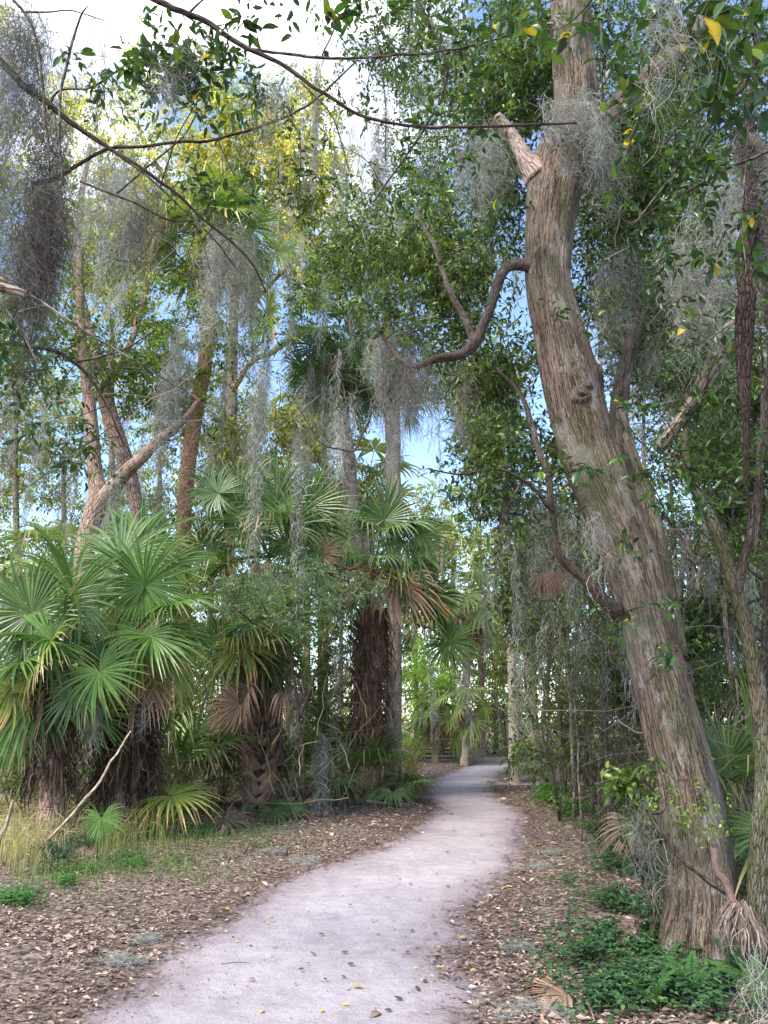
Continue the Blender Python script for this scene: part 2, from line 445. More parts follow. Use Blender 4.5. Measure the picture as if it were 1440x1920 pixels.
def bark_material(name, c0, c1, c2, sx=34, sz=5.5, bump=.9, lichen=0.0, moss=0.0, dist=.012, wscale=3.0, patchy=.35, ridged=False):
    m, nt, out = new_mat(name); l = nt.links.new
    a = N_(nt, "ShaderNodeAttribute"); a.attribute_name = 'bk'
    wn = N_(nt, "ShaderNodeTexNoise"); wn.inputs['Scale'].default_value = wscale * 4; wn.inputs['Detail'].default_value = 3
    l(a.outputs['Vector'], wn.inputs['Vector'])
    wm = N_(nt, "ShaderNodeVectorMath", operation='MULTIPLY_ADD')
    wm.inputs[1].default_value = (dist * 3,) * 3
    l(wn.outputs['Color'], wm.inputs[0]); l(a.outputs['Vector'], wm.inputs[2])
    mp = N_(nt, "ShaderNodeMapping"); mp.inputs['Scale'].default_value = (sx, sx, sz)
    l(wm.outputs[0], mp.inputs[0])
    vo = N_(nt, "ShaderNodeTexVoronoi", feature='DISTANCE_TO_EDGE'); vo.inputs['Scale'].default_value = 1
    l(mp.outputs[0], vo.inputs['Vector'])
    fn = N_(nt, "ShaderNodeTexNoise"); fn.inputs['Scale'].default_value = 2.2; fn.inputs['Detail'].default_value = 5; fn.inputs['Roughness'].default_value = .65
    l(mp.outputs[0], fn.inputs['Vector'])
    h = N_(nt, "ShaderNodeMath", operation='MULTIPLY'); r1 = N_(nt, "ShaderNodeMapRange"); r1.inputs[2].default_value = .22
    l(vo.outputs['Distance'], r1.inputs[0]); l(r1.outputs[0], h.inputs[0])
    r2 = N_(nt, "ShaderNodeMapRange"); r2.inputs[1].default_value = .25; r2.inputs[2].default_value = .7; r2.inputs[3].default_value = .45
    l(fn.outputs[0], r2.inputs[0]); l(r2.outputs[0], h.inputs[1])
    if ridged:
        r1.inputs[3].default_value = .42
        mp2 = N_(nt, "ShaderNodeMapping"); mp2.inputs['Scale'].default_value = (sx * .42, sx * .42, sz * .26); l(wm.outputs[0], mp2.inputs[0])
        rn = N_(nt, "ShaderNodeTexNoise"); rn.inputs['Scale'].default_value = 1; rn.inputs['Detail'].default_value = 3; rn.inputs['Roughness'].default_value = .5
        l(mp2.outputs[0], rn.inputs['Vector'])
        sb = N_(nt, "ShaderNodeMath", operation='SUBTRACT'); sb.inputs[1].default_value = .5; l(rn.outputs[0], sb.inputs[0])
        ab = N_(nt, "ShaderNodeMath", operation='ABSOLUTE'); l(sb.outputs[0], ab.inputs[0])
        rr_ = N_(nt, "ShaderNodeMapRange"); rr_.inputs[2].default_value = .085; rr_.inputs[3].default_value = .04; l(ab.outputs[0], rr_.inputs[0])
        h2 = N_(nt, "ShaderNodeMath", operation='MULTIPLY'); l(h.outputs[0], h2.inputs[0]); l(rr_.outputs[0], h2.inputs[1]); h = h2
    ramp = N_(nt, "ShaderNodeValToRGB")
    e = ramp.color_ramp.elements; e[0].color = (*c0, 1); e[0].position = .05; e[1].color = (*c2, 1); e[1].position = .8
    k = e.new(.32); k.color = (*c1, 1)
    l(h.outputs[0], ramp.inputs[0])
    pn = N_(nt, "ShaderNodeTexNoise"); pn.inputs['Scale'].default_value = wscale; pn.inputs['Detail'].default_value = 4
    l(a.outputs['Vector'], pn.inputs['Vector'])
    pr = N_(nt, "ShaderNodeMapRange"); pr.inputs[1].default_value = .3; pr.inputs[2].default_value = .7; pr.inputs[3].default_value = 1 - patchy; pr.inputs[4].default_value = 1 + patchy
    l(pn.outputs[0], pr.inputs[0])
    sc = N_(nt, "ShaderNodeVectorMath", operation='SCALE'); l(ramp.outputs[0], sc.inputs[0]); l(pr.outputs[0], sc.inputs['Scale'])
    cur = sc.outputs[0]
    def overlay(cur, amount, colr, scale, seed, lo, hi, top=True):
        n2 = N_(nt, "ShaderNodeTexNoise"); n2.inputs['Scale'].default_value = scale; n2.inputs['Detail'].default_value = 6; n2.inputs['Roughness'].default_value = .7
        mo = N_(nt, "ShaderNodeMapping"); mo.inputs['Location'].default_value = (seed, seed * 2, 0); mo.inputs['Scale'].default_value = (1, 1, .6)
        l(a.outputs['Vector'], mo.inputs[0]); l(mo.outputs[0], n2.inputs['Vector'])
        rr = N_(nt, "ShaderNodeMapRange"); rr.inputs[1].default_value = lo; rr.inputs[2].default_value = hi; rr.inputs[4].default_value = amount
        l(n2.outputs[0], rr.inputs[0])
        f = N_(nt, "ShaderNodeMath", operation='MULTIPLY'); l(rr.outputs[0], f.inputs[0]); l(r1.outputs[0], f.inputs[1])
        mi = N_(nt, "ShaderNodeMix", data_type='RGBA'); l(f.outputs[0], mi.inputs[0]); l(cur, mi.inputs[6]); mi.inputs[7].default_value = (*colr, 1)
        return mi.outputs[2]
    if lichen: cur = overlay(overlay(cur, lichen, (.50, .48, .46), wscale * 1.4, 5, .54, .62), lichen * .5, (.33, .35, .30), wscale * .5, 23, .5, .6)
    if moss: cur = overlay(cur, moss, (.07, .10, .03), wscale * .8, 11, .48, .62)
    p = N_(nt, "ShaderNodeBsdfPrincipled"); p.inputs['Roughness'].default_value = .9; p.inputs['Specular IOR Level'].default_value = .15
    l(cur, p.inputs['Base Color'])
    b = N_(nt, "ShaderNodeBump"); b.inputs['Strength'].default_value = bump; b.inputs['Distance'].default_value = dist * 1.6
    l(h.outputs[0], b.inputs['Height']); l(b.outputs[0], p.inputs['Normal'])
    l(p.outputs[0], out.inputs[0])
    return m

M_oak = bark_material("oak_bark", (.028, .019, .014), (.158, .112, .082), (.265, .20, .152), sx=60, sz=9, lichen=.5, moss=.45, bump=.8, dist=.014, patchy=.45, ridged=True)
M_bark = bark_material("grey_bark", (.06, .045, .035), (.2, .15, .12), (.33, .26, .21), sx=30, sz=6, lichen=.6, bump=.7)
M_redbark = bark_material("pinkish_bark", (.10, .065, .048), (.31, .198, .145), (.44, .30, .225), sx=25, sz=6, lichen=.4, bump=.7)
M_palmbark = bark_material("palm_bark", (.19, .145, .11), (.40, .32, .25), (.54, .45, .37), sx=7, sz=45, bump=.6, lichen=.3, dist=.01)
M_suntintpalm = bark_material("sun_tinted_palm_bark", (.15, .08, .05), (.38, .205, .12), (.5, .29, .18), sx=9, sz=30, bump=.6, dist=.012)  # warm sunlight is put into the orange of this bark
M_twig = bark_material("dark_twig", (.025, .018, .015), (.07, .05, .04), (.12, .09, .075), sx=60, sz=12, bump=.5, lichen=.12, dist=.004)
M_mossy = bark_material("mossy_bark", (.022, .02, .012), (.085, .07, .045), (.15, .125, .08), sx=50, sz=9, bump=.6, moss=.8, lichen=.3)
M_wood = bark_material("weathered_wood", (.07, .05, .035), (.19, .14, .10), (.26, .2, .15), sx=12, sz=12, bump=.4, dist=.006)

def col_material(name, rough=.85, nscale=18, bump=.3, lo=.65, hi=1.35):
    m, nt, out = new_mat(name); l = nt.links.new
    a = N_(nt, "ShaderNodeAttribute"); a.attribute_name = 'col'
    tc = N_(nt, "ShaderNodeTexCoord")
    no = N_(nt, "ShaderNodeTexNoise"); no.inputs['Scale'].default_value = nscale; no.inputs['Detail'].default_value = 5; no.inputs['Roughness'].default_value = .7
    l(tc.outputs['Object'], no.inputs['Vector'])
    mr = N_(nt, "ShaderNodeMapRange"); mr.inputs[1].default_value = .25; mr.inputs[2].default_value = .75; mr.inputs[3].default_value = lo; mr.inputs[4].default_value = hi
    l(no.outputs[0], mr.inputs[0])
    sc = N_(nt, "ShaderNodeVectorMath", operation='SCALE'); l(a.outputs['Color'], sc.inputs[0]); l(mr.outputs[0], sc.inputs['Scale'])
    p = N_(nt, "ShaderNodeBsdfPrincipled"); p.inputs['Roughness'].default_value = rough; p.inputs['Specular IOR Level'].default_value = .15
    l(sc.outputs[0], p.inputs['Base Color'])
    b = N_(nt, "ShaderNodeBump"); b.inputs['Strength'].default_value = bump; b.inputs['Distance'].default_value = .02
    l(no.outputs[0], b.inputs['Height']); l(b.outputs[0], p.inputs['Normal'])
    l(p.outputs[0], out.inputs[0])
    return m
M_fibre = col_material("palm_fibre", nscale=40)

def ground_material(name, is_path):
    """col.r carries how sandy the soil is; the rest is grain, damp patches and crumbs"""
    m, nt, out = new_mat(name); l = nt.links.new
    a = N_(nt, "ShaderNodeAttribute"); a.attribute_name = 'col'
    sp = N_(nt, "ShaderNodeSeparateColor"); l(a.outputs['Color'], sp.inputs[0])
    tc = N_(nt, "ShaderNodeTexCoord")
    def noise(s, d=5, r=.6, sc=(1, 1, 1)):
        n = N_(nt, "ShaderNodeTexNoise"); n.inputs['Scale'].default_value = s; n.inputs['Detail'].default_value = d; n.inputs['Roughness'].default_value = r
        l(tc.outputs['Object'], n.inputs['Vector']); return n
    big, mid, fine = noise(.9, 4), noise(7, 6, .7), noise(70, 5, .75)
    # sand
    r = N_(nt, "ShaderNodeValToRGB"); e = r.color_ramp.elements
    e[0].position = .3; e[0].color = (.29, .25, .262, 1); e[1].position = .66; e[1].color = (.51, .452, .472, 1)
    av = N_(nt, "ShaderNodeMath", operation='MULTIPLY_ADD'); av.inputs[1].default_value = .45
    m3 = N_(nt, "ShaderNodeMath", operation='MULTIPLY'); m3.inputs[1].default_value = .55
    l(big.outputs[0], m3.inputs[0]); l(mid.outputs[0], av.inputs[0]); l(m3.outputs[0], av.inputs[2]); l(av.outputs[0], r.inputs[0])
    fr = N_(nt, "ShaderNodeMapRange"); fr.inputs[1].default_value = .3; fr.inputs[2].default_value = .7; fr.inputs[3].default_value = .82; fr.inputs[4].default_value = 1.12
    l(fine.outputs[0], fr.inputs[0])
    s1 = N_(nt, "ShaderNodeVectorMath", operation='SCALE'); l(r.outputs[0], s1.inputs[0]); l(fr.outputs[0], s1.inputs['Scale'])
    spk = N_(nt, "ShaderNodeTexVoronoi"); spk.inputs['Scale'].default_value = 55; l(tc.outputs['Object'], spk.inputs['Vector'])
    sr = N_(nt, "ShaderNodeMapRange"); sr.inputs[1].default_value = .05; sr.inputs[2].default_value = .16; sr.inputs[3].default_value = .62; l(spk.outputs['Distance'], sr.inputs[0])
    st_ = noise(2.6, 6, .75); st2 = N_(nt, "ShaderNodeMapRange"); st2.inputs[1].default_value = .56; st2.inputs[2].default_value = .70; st2.inputs[3].default_value = 1; st2.inputs[4].default_value = .74
    l(st_.outputs[0], st2.inputs[0])
    mm = N_(nt, "ShaderNodeMath", operation='MULTIPLY'); l(sr.outputs[0], mm.inputs[0]); l(st2.outputs[0], mm.inputs[1])
    s1b = N_(nt, "ShaderNodeVectorMath", operation='SCALE'); l(s1.outputs[0], s1b.inputs[0]); l(mm.outputs[0], s1b.inputs['Scale']); s1 = s1b
    # soil with crumbled leaves
    vo = N_(nt, "ShaderNodeTexVoronoi"); vo.inputs['Scale'].default_value = 34
    wm = N_(nt, "ShaderNodeVectorMath", operation='MULTIPLY_ADD'); wm.inputs[1].default_value = (.05,) * 3
    l(mid.outputs['Color'], wm.inputs[0]); l(tc.outputs['Object'], wm.inputs[2]); l(wm.outputs[0], vo.inputs['Vector'])
    sv = N_(nt, "ShaderNodeSeparateColor"); l(vo.outputs['Color'], sv.inputs[0])
    r2 = N_(nt, "ShaderNodeValToRGB"); e = r2.color_ramp.elements
    e[0].position = 0; e[0].color = (.045, .033, .028, 1); e[1].position = 1; e[1].color = (.34, .27, .225, 1)
    k = e.new(.35); k.color = (.13, .095, .08, 1); k = e.new(.7); k.color = (.22, .165, .135, 1)
    l(sv.outputs[0], r2.inputs[0])
    # blend
    ad = N_(nt, "ShaderNodeMath", operation='MULTIPLY_ADD'); ad.inputs[1].default_value = .9; ad.inputs[2].default_value = -.45
    l(mid.outputs[0], ad.inputs[0])
    ad2 = N_(nt, "ShaderNodeMath", operation='ADD'); l(ad.outputs[0], ad2.inputs[0]); l(sp.outputs[0], ad2.inputs[1])
    f = N_(nt, "ShaderNodeMapRange"); f.inputs[1].default_value = .3; f.inputs[2].default_value = .62; l(ad2.outputs[0], f.inputs[0])
    mi = N_(nt, "ShaderNodeMix", data_type='RGBA'); l(f.outputs[0], mi.inputs[0]); l(r2.outputs[0], mi.inputs[6]); l(s1.outputs[0], mi.inputs[7])
    # damp darker trodden soil along the edge (col.g)
    dk = N_(nt, "ShaderNodeMix", data_type='RGBA'); dk.blend_type = 'MULTIPLY'; dk.inputs[7].default_value = (.62, .56, .56, 1)
    l(sp.outputs[1], dk.inputs[0]); l(mi.outputs[2], dk.inputs[6])
    p = N_(nt, "ShaderNodeBsdfPrincipled"); p.inputs['Roughness'].default_value = .95; p.inputs['Specular IOR Level'].default_value = .1
    l(dk.outputs[2], p.inputs['Base Color'])
    h = N_(nt, "ShaderNodeMath", operation='MULTIPLY_ADD'); h.inputs[1].default_value = .35; l(fine.outputs[0], h.inputs[0]); l(mid.outputs[0], h.inputs[2])
    b = N_(nt, "ShaderNodeBump"); b.inputs['Strength'].default_value = .8; b.inputs['Distance'].default_value = .045
    l(h.outputs[0], b.inputs['Height']); l(b.outputs[0], p.inputs['Normal']); l(p.outputs[0], out.inputs[0])
    return m
M_ground = ground_material("forest_soil", False)
M_path = ground_material("pale_sand", True)

# ------------------------------------------------------------------ ground and path
def grid(xs, ys):
    X, Y = np.meshgrid(xs, ys)
    n = len(xs); m = len(ys)
    i = np.arange(m - 1)[:, None] * n + np.arange(n - 1)[None]
    i = i.reshape(-1)
    t = np.concatenate([np.stack([i, i + 1, i + n + 1], -1), np.stack([i, i + n + 1, i + n], -1)])
    return X.reshape(-1), Y.reshape(-1), t

u = np.linspace(-1, 1, 191); xs = np.sinh(u * 4.2) / np.sinh(4.2) * 260
ys = np.concatenate([[-40, -20, -10, -5, -2, 0, 1], np.linspace(1.5, 10, 130), np.linspace(10.2, 34, 120), np.geomspace(36, 400, 20)])
X, Y, T = grid(xs, ys)
Z = hgt(X, Y)
po = np.minimum(path_out(X, Y), fork_out(X, Y))
Z = Z - np.where(po < -.05, .03, 0)
sand = np.clip(.62 - (po + .12) / .8, 0, 1)
edge = np.exp(-((po - .05) / .35) ** 2) * .8
gg = Geo(); gg.add(np.stack([X, Y, Z], -1), T, np.stack([sand, edge, 0 * X], -1))
tag(gg.build("ground", M_ground, smooth=True), kind='structure')

def strip(name, fl, fr_, ys, nu):
    V = []; C = []
    uu = np.linspace(0, 1, nu)
    l, r = fl(ys), fr_(ys)
    X = l[:, None] * (1 - uu) + r[:, None] * uu; Y = np.broadcast_to(ys[:, None], X.shape)
    X, Y = X.reshape(-1), Y.reshape(-1)
    d = np.minimum(path_out(X, Y), fork_out(X, Y))
    rut = .016 * (fbm(np.stack([X * 3, Y * 1.2], -1), 77, 3) - .44) + .02 * (fbm(np.stack([X * 9, Y * 7], -1), 79, 2) - .37)
    Z = hgt(X, Y) + .004 + rut - np.clip((d + .08) * .35, 0, .06)
    sand = np.clip(.62 - (d + .12) / .8, 0, 1.1)
    e = np.exp(-((d - .05) / .35) ** 2) * .8
    m, n = len(ys), nu
    i = (np.arange(m - 1)[:, None] * n + np.arange(n - 1)[None]).reshape(-1)
    t = np.concatenate([np.stack([i, i + 1, i + n + 1], -1), np.stack([i, i + n + 1, i + n], -1)])
    gp = Geo(); gp.add(np.stack([X, Y, Z], -1), t, np.stack([sand, e, 0 * X], -1))
    return tag(gp.build(name, M_path, smooth=True), kind='structure')
strip("path", lambda y: np.interp(y, PL[:, 1], PL[:, 0]) - .3, lambda y: np.interp(y, PR[:, 1], PR[:, 0]) + .3,
      np.concatenate([np.linspace(-6, 2.4, 12), np.linspace(2.5, 12, 240), np.linspace(12.1, Y_END, 160)]), 70)

# ------------------------------------------------------------------ leaf litter
PAL_LIT = [(.36, .26, .21), (.24, .165, .13), (.18, .125, .10), (.40, .29, .235), (.11, .075, .06), (.30, .225, .19), (.38, .26, .195), (.26, .21, .19), (.33, .195, .13), (.42, .32, .26)]
def litter():
    G_ = Geo()
    N = 175000
    y = np.exp(rng.uniform(math.log(2.6), math.log(30), N))
    x = rng.uniform(-1, 1, N) * (y * .56 + .4)
    d = np.minimum(path_out(x, y), fork_out(x, y))
    cov = np.clip((d + .38) / .95, 0, 1) ** 1.7
    patch = fbm(np.stack([x * 1.1, y * 1.1], -1), 50, 3)
    cov *= np.clip((patch - .22) * 4, .25, 1)
    keep = rng.uniform(0, 1, N) < cov
    x, y = x[keep], y[keep]; N = len(x)
    z = hgt(x, y) + rng.uniform(.002, .02, N)
    P = np.stack([x, y, z], -1)
    a = rng.uniform(0, 6.283, N)
    D_ = np.stack([np.cos(a), np.sin(a), rng.normal(.08, .2, N)], -1)
    Nn = rng.normal(0, .27, (N, 3)) + np.array([0, 0, 1.])
    sz = np.clip(rng.lognormal(-3.36, .40, N), .012, .095) * np.clip(y / 9, 1, 1.8)
    leafs(G_, P, D_, Nn, sz, sz * rng.uniform(.25, .68, N), pick(PAL_LIT, N, .28), hi=False)
    # crumbs on the path
    N = 26000
    y = np.exp(rng.uniform(math.log(2.6), math.log(22), N)); x = rng.uniform(-1, 1, N) * (y * .56 + .4)
    d = path_out(x, y); keep = (d < .1) & (rng.uniform(0, 1, N) < np.where(d > -.4, 1.0, .45))
    x, y = x[keep], y[keep]; N = len(x)
    a = rng.uniform(0, 6.283, N)
    D_ = np.stack([np.cos(a), np.sin(a), rng.normal(.05, .2, N)], -1)
    sz = rng.exponential(.007, N) + .004
    leafs(G_, np.stack([x, y, hgt(x, y) + .008], -1), D_, rng.normal(0, .4, (N, 3)) + np.array([0, 0, 1.]), sz, sz * .5, pick(PAL_LIT[1:5], N, .3))
    # fallen sticks
    N = 700
    y = np.exp(rng.uniform(math.log(3), math.log(16), N)); x = rng.uniform(-1, 1, N) * (y * .56)
    d = path_out(x, y); k = d > -.1; x, y = x[k], y[k]; N = len(x)
    a = rng.uniform(0, 6.283, N); ln = rng.uniform(.06, .3, N)
    t = np.linspace(-.5, .5, 4)
    Q = np.stack([x[:, None] + np.cos(a)[:, None] * ln[:, None] * t, y[:, None] + np.sin(a)[:, None] * ln[:, None] * t + rng.normal(0, .006, (N, 4)), 0 * x[:, None] + t * 0], -1)
    Q[..., 2] = hgt(Q[..., 0], Q[..., 1]) + .022
    ribbons(G_, Q, np.full(N, .007), (.1, .075, .06))
    tag(G_.build("leaf_litter", M_litter), kind='stuff')
litter()

# single leaves that stand out on the ground
def leaf_mesh(name, col, w=.55, curl=.25, mat=None, n=7):
    G_ = Geo(); s = np.linspace(0, 1, n)
    hw = w / 2 * np.sin(np.pi * np.clip(s, 0, 1) ** .8) ** .8; hw[0] = .012; hw[-1] = .0
    z = -curl * (s - .4) ** 2
    rows = []
    for k in range(n):
        rows += [(-hw[k], s[k], z[k] + hw[k] * .35), (0, s[k], z[k]), (hw[k], s[k], z[k] + hw[k] * .35)]
    t = []
    for k in range(n - 1):
        b = 3 * k
        t += [(b, b + 1, b + 4), (b, b + 4, b + 3), (b + 1, b + 2, b + 5), (b + 1, b + 5, b + 4)]
    c = np.tile(col, (len(rows), 1)).astype(float); c[1::3] *= 1.25
    G_.add(rows, t, c)
    G_.add([(-.012, -.12, 0), (.012, -.12, 0), (.012, .02, 0), (-.012, .02, 0)], [(0, 1, 2), (0, 2, 3)], np.array(col) * .8)
    return G_.mesh(name, mat or M_leaf, smooth=True)
LM_yel = [leaf_mesh("yellow_leaf", (.55, .46, .08), .5, .3), leaf_mesh("yellow_leaf", (.46, .34, .08), .6, -.3), leaf_mesh("yellow_leaf", (.45, .46, .14), .45, .1)]
LM_brn = [leaf_mesh("brown_leaf", (.12, .07, .05), .5, -.6, M_litter), leaf_mesh("brown_leaf", (.2, .13, .1), .45, .5, M_litter), leaf_mesh("brown_leaf", (.08, .05, .035), .6, -.4, M_litter)]

def fallen(px, py, kind, sz=.055, label=None, group=None):
    p = g(px, py); p[2] += .016
    me = random.choice(LM_yel if kind == 'y' else LM_brn)
    o = bpy.data.objects.new("fallen_leaf", me); COL.objects.link(o)
    a = random.uniform(0, 6.28)
    o.matrix_local = mat4(p, (math.cos(a), math.sin(a), random.uniform(-.05, .12)), (random.uniform(-.3, .3), random.uniform(-.5, .1), 1), sz * random.uniform(.62, .98))
    tag(o, label, "leaf", group)
gy = [("small yellow leaf lying on the pale sand path", "yellow leaves on the sand path"),
      ("small yellow leaf on the brown litter between the path and the leaning oak", "yellow leaves on the litter by the oak"),
      ("small yellow leaf on the brown litter along the left verge", "yellow leaves on the left verge"),
      ("small dark curled leaf lying on the pale sand path", "dark leaves on the sand path")]
fallen(662, 1853, 'y', .085, "largest yellow green leaf, lying mid path close to the camera")
fallen(600, 1903, 'y', .07, "yellow green leaf beside a brown one at the path's near end")
fallen(695, 1912, 'b', .12, "big brown cupped leaf at the near end of the path")
fallen(465, 1840, 'b', .08, "brown leaf on the left half of the path below the moss tuft")
for px, py in [(503, 1722), (505, 1735), (567, 1662), (578, 1679), (447, 1770), (488, 1903), (818, 1780), (1, 1), (862, 1762), (775, 1820), (735, 1690), (640, 1890), (815, 1795)]:
    if px > 5: fallen(px, py, 'y', .05, *gy[0])
for px, py in [(863, 1762), (985, 1778), (1018, 1585), (1040, 1583), (1022, 1608), (1062, 1620), (1075, 1622), (948, 1665), (975, 1668), (1020, 1755), (818, 1818), (893, 1823), (1024, 1822), (1018, 1848), (896, 1880), (905, 1685), (1103, 1530), (1190, 1905), (1010, 1640), (1160, 1795)]:
    fallen(px, py, 'y', .055, *gy[1])
for px, py in [(333, 1752), (237, 1767), (430, 1708), (452, 1717), (245, 1648), (370, 1660), (456, 1682), (90, 1780), (560, 1640)]:
    fallen(px, py, 'y', .05, *gy[2])
for px, py in [(736, 1729), (607, 1755), (560, 1822), (652, 1812), (812, 1757), (592, 1795), (640, 1790), (733, 1785), (770, 1748), (705, 1755), (795, 1842), (755, 1880), (785, 1862), (700, 1680), (660, 1700), (845, 1665), (820, 1640), (770, 1660), (890, 1620), (835, 1600), (550, 1850), (640, 1835), (735, 1900), (670, 1665), (575, 1810), (520, 1780), (612, 1840), (760, 1790), (828, 1790), (745, 1650), (790, 1690), (870, 1655), (900, 1570), (850, 1560), (930, 1600)]:
    fallen(px, py, 'b', random.uniform(.045, .065), *gy[3])

# ------------------------------------------------------------------ big leaves shared by all leafy branches
LM_big = [leaf_mesh("leaf", c, w, cu, M_gloss) for c, w, cu in
          [((.028, .062, .02), .42, .3), ((.04, .09, .022), .46, .2), ((.035, .075, .03), .38, .45), ((.05, .12, .025), .42, .15), ((.022, .05, .02), .5, .3), ((.11, .17, .03), .44, .3)]]
LM_rare = leaf_mesh("leaf", (.5, .38, .04), .45, .3, M_leaf)

def leafy(root, anchor, clusters, twig_r=.0032, lens=None, rare=.015, stuffgeo=None):
    """clusters: (px, py, r px, D, leaves, leaf length). Twigs run from the limb to each cluster and carry alternate leaves, each its own object."""
    tg = Geo(); fg = Geo(); A = np.vstack(anchor)
    for cx, cy, r, D, n, ln in clusters:
        m = mpp(cy, D); c = at(cx, cy, D)
        j = int(np.argmin(np.linalg.norm(A - c, axis=1)))
        st = A[j]; end = c
        mid = (st + end) / 2 + rng.normal(0, .04, 3) + np.array([0, 0, .08 * np.linalg.norm(end - st)])
        tube(tg, [st, mid, end], [twig_r * 1.6, twig_r * 1.3, twig_r], 5, k=4, cap=False)
        nt_ = max(2, round(n / 8))
        for _ in range(nt_):
            s = end + rng.normal(0, .25, 3) * r * m * np.array([1, 1.4, 1])
            d = norm(rng.normal(size=3) * np.array([1, 1, .5]) + np.array([0, 0, -.15]) + (s - st) / max(np.linalg.norm(s - st), .1) * .6)
            Lt = r * m * rng.uniform(.7, 1.25)
            P = np.array([s, s + d * Lt * .5 + np.array([0, 0, .02 * Lt]), s + d * Lt + np.array([0, 0, -.18 * Lt])])
            tube(tg, np.vstack([(end + s) / 2, P]), [twig_r] + [twig_r * .8, twig_r * .6, twig_r * .35], 4, k=3, cap=False)
            q = catmull(P, 5); k = max(4, round(n / nt_))
            side = norm(np.cross(d, rng.normal(size=3)))
            for i in range(k):
                t = (i + .7) / (k + .2); p = q[min(len(q) - 1, int(t * (len(q) - 1) + .5))]
                ld = d * .5 + side * (1 if i % 2 else -1) * .8 + rng.normal(0, .28, 3) + np.array([0, 0, -.35])
                if i == k - 1: ld = d + np.array([0, 0, -.3])
                nn = rng.normal(0, .45, 3) + np.array([0, -.15, 1.])
                me = LM_rare if rng.uniform() < rare else LM_big[rng.integers(0, 6)]
                child("leaf", me, root, mat4(p, ld, nn, ln * rng.uniform(.75, 1.4)))
        k2 = max(3, int(n * .35)); m_ = r * m
        sprays(fg, end + rng.normal(0, .55, (k2, 3)) * np.array([m_, m_ * 1.3, m_]), ln * 3.2, 6, ln * .9, ln * .37, [(.03, .065, .02), (.045, .095, .025), (.035, .08, .03), (.06, .13, .03)], hi=True, tw=.003)
    f = fg.build("foliage", M_gloss, root); f['kind'] = 'stuff'
    t = tg.build("twigs", M_twig, root, smooth=True)
    if t: t['kind'] = 'stuff'

def pts(lst):                # (px, py, D, width px) -> points, radii
    P = np.array([at(a, b, c) for a, b, c, w in lst]); R = np.array([w * mpp(b, c) / 2 for a, b, c, w in lst])
    return P, R

def limb(root, name, lst, mat, n=10, lump=.06, k=6, freq=6, seed=0, extra=None):
    P, R = pts(lst); G_ = Geo()
    Q = tube(G_, P, R, n, lump=lump, k=k, freq=freq, seed=seed, flare=extra)
    o = G_.build(name, mat, root, smooth=True)
    return Q

def ground_base(px, D, dz=-.12):
    p = at(px, gpy(D), D); p[2] = float(hgt(p[0], p[1])) + dz
    return p

def trunk_from_ground(root, name, px, D, lst, mat, n=14, w0=None, **kw):
    w0 = w0 or lst[0][3] * 1.25
    b = ground_base(px, D); 
    P, R = pts(lst)
    P = np.vstack([b, P]); R = np.concatenate([[w0 * mpp(gpy(D), D) / 2], R])
    G_ = Geo(); Q = tube(G_, P, R, n, lump=kw.get('lump', .06), k=kw.get('k', 6), freq=kw.get('freq', 6), seed=kw.get('seed', 0))
    G_.build(name, mat, root, smooth=True)
    return Q

G1 = (.062, .105, .024); G2 = (.095, .155, .030); G3 = (.038, .068, .018); G4 = (.145, .21, .038); G5 = (.20, .27, .05)
F1 = (.19, .23, .07); F2 = (.27, .30, .09); F3 = (.14, .185, .055); F4 = (.36, .36, .12)  # far leaf tones, lightened in the colour in place of haze
Y1 = (.62, .56, .15); Y2 = (.68, .60, .20); Y3 = (.44, .46, .12)  # yellow greens with the sunlight on the canopy put into them
MOSSP = [(.33, .33, .29), (.27, .27, .235), (.41, .40, .36), (.22, .215, .185)]
MOSSM = [(.22, .21, .185), (.17, .16, .145), (.28, .27, .24), (.12, .11, .10)]
MOSSD = [(.16, .13, .12), (.10, .085, .08), (.24, .21, .18)]

# ------------------------------------------------------------------ the leaning oak
ob = ground_base(1315, 6.0, 0)
oak = empty("oak_tree", ob, "huge leaning oak with furrowed brown bark and a broken stub high up", "tree")
OL = [(1316, 1830, 6, 190), (1312, 1790, 6, 152), (1310, 1740, 6, 137), (1313, 1680, 6, 133), (1306, 1580, 6, 128), (1290, 1480, 6, 120), (1264, 1380, 6, 113), (1240, 1280, 6, 105), (1212, 1160, 6, 98), (1184, 1050, 6, 104), (1142, 945, 6, 108), (1100, 840, 6, 112), (1074, 740, 6, 110), (1052, 640, 6, 99), (1034, 560, 6, 89), (1027, 500, 6, 87), (1033, 400, 6, 100), (1045, 325, 6, 112), (1072, 255, 6, 92), (1080, 190, 6, 82), (1075, 100, 6, 80), (1070, 0, 6, 78), (1065, -160, 6, 70), (1050, -420, 6.2, 50), (1010, -700, 6.5, 25)]
def oakflare(ln, a):
    f = np.exp(-ln / .22) * (.25 + .3 * np.sin(a * 4 + 1)) + .035 * np.sin(a * 7 + ln * 2.2)
    f = f + .16 * np.exp(-((ln - 4.55) / .13) ** 2) * np.clip(np.cos(a - 4.6), 0, 1) ** 2
    return f
P, R = pts(OL); R = R * .955; Gk = Geo(); oakQ = tube(Gk, P, R, 72, lump=.05, k=12, freq=5, seed=1, flare=oakflare)
Gk.build("trunk", M_oak, oak, smooth=True)
a_ = [oakQ]
a_.append(limb(oak, "limb", [(1243, 1235, 6.12, 92), (1232, 1110, 6.2, 72), (1208, 985, 6.28, 64), (1180, 880, 6.4, 48), (1160, 770, 6.7, 34), (1185, 640, 7.1, 28), (1230, 500, 7.4, 20)], M_oak, 24, seed=2))
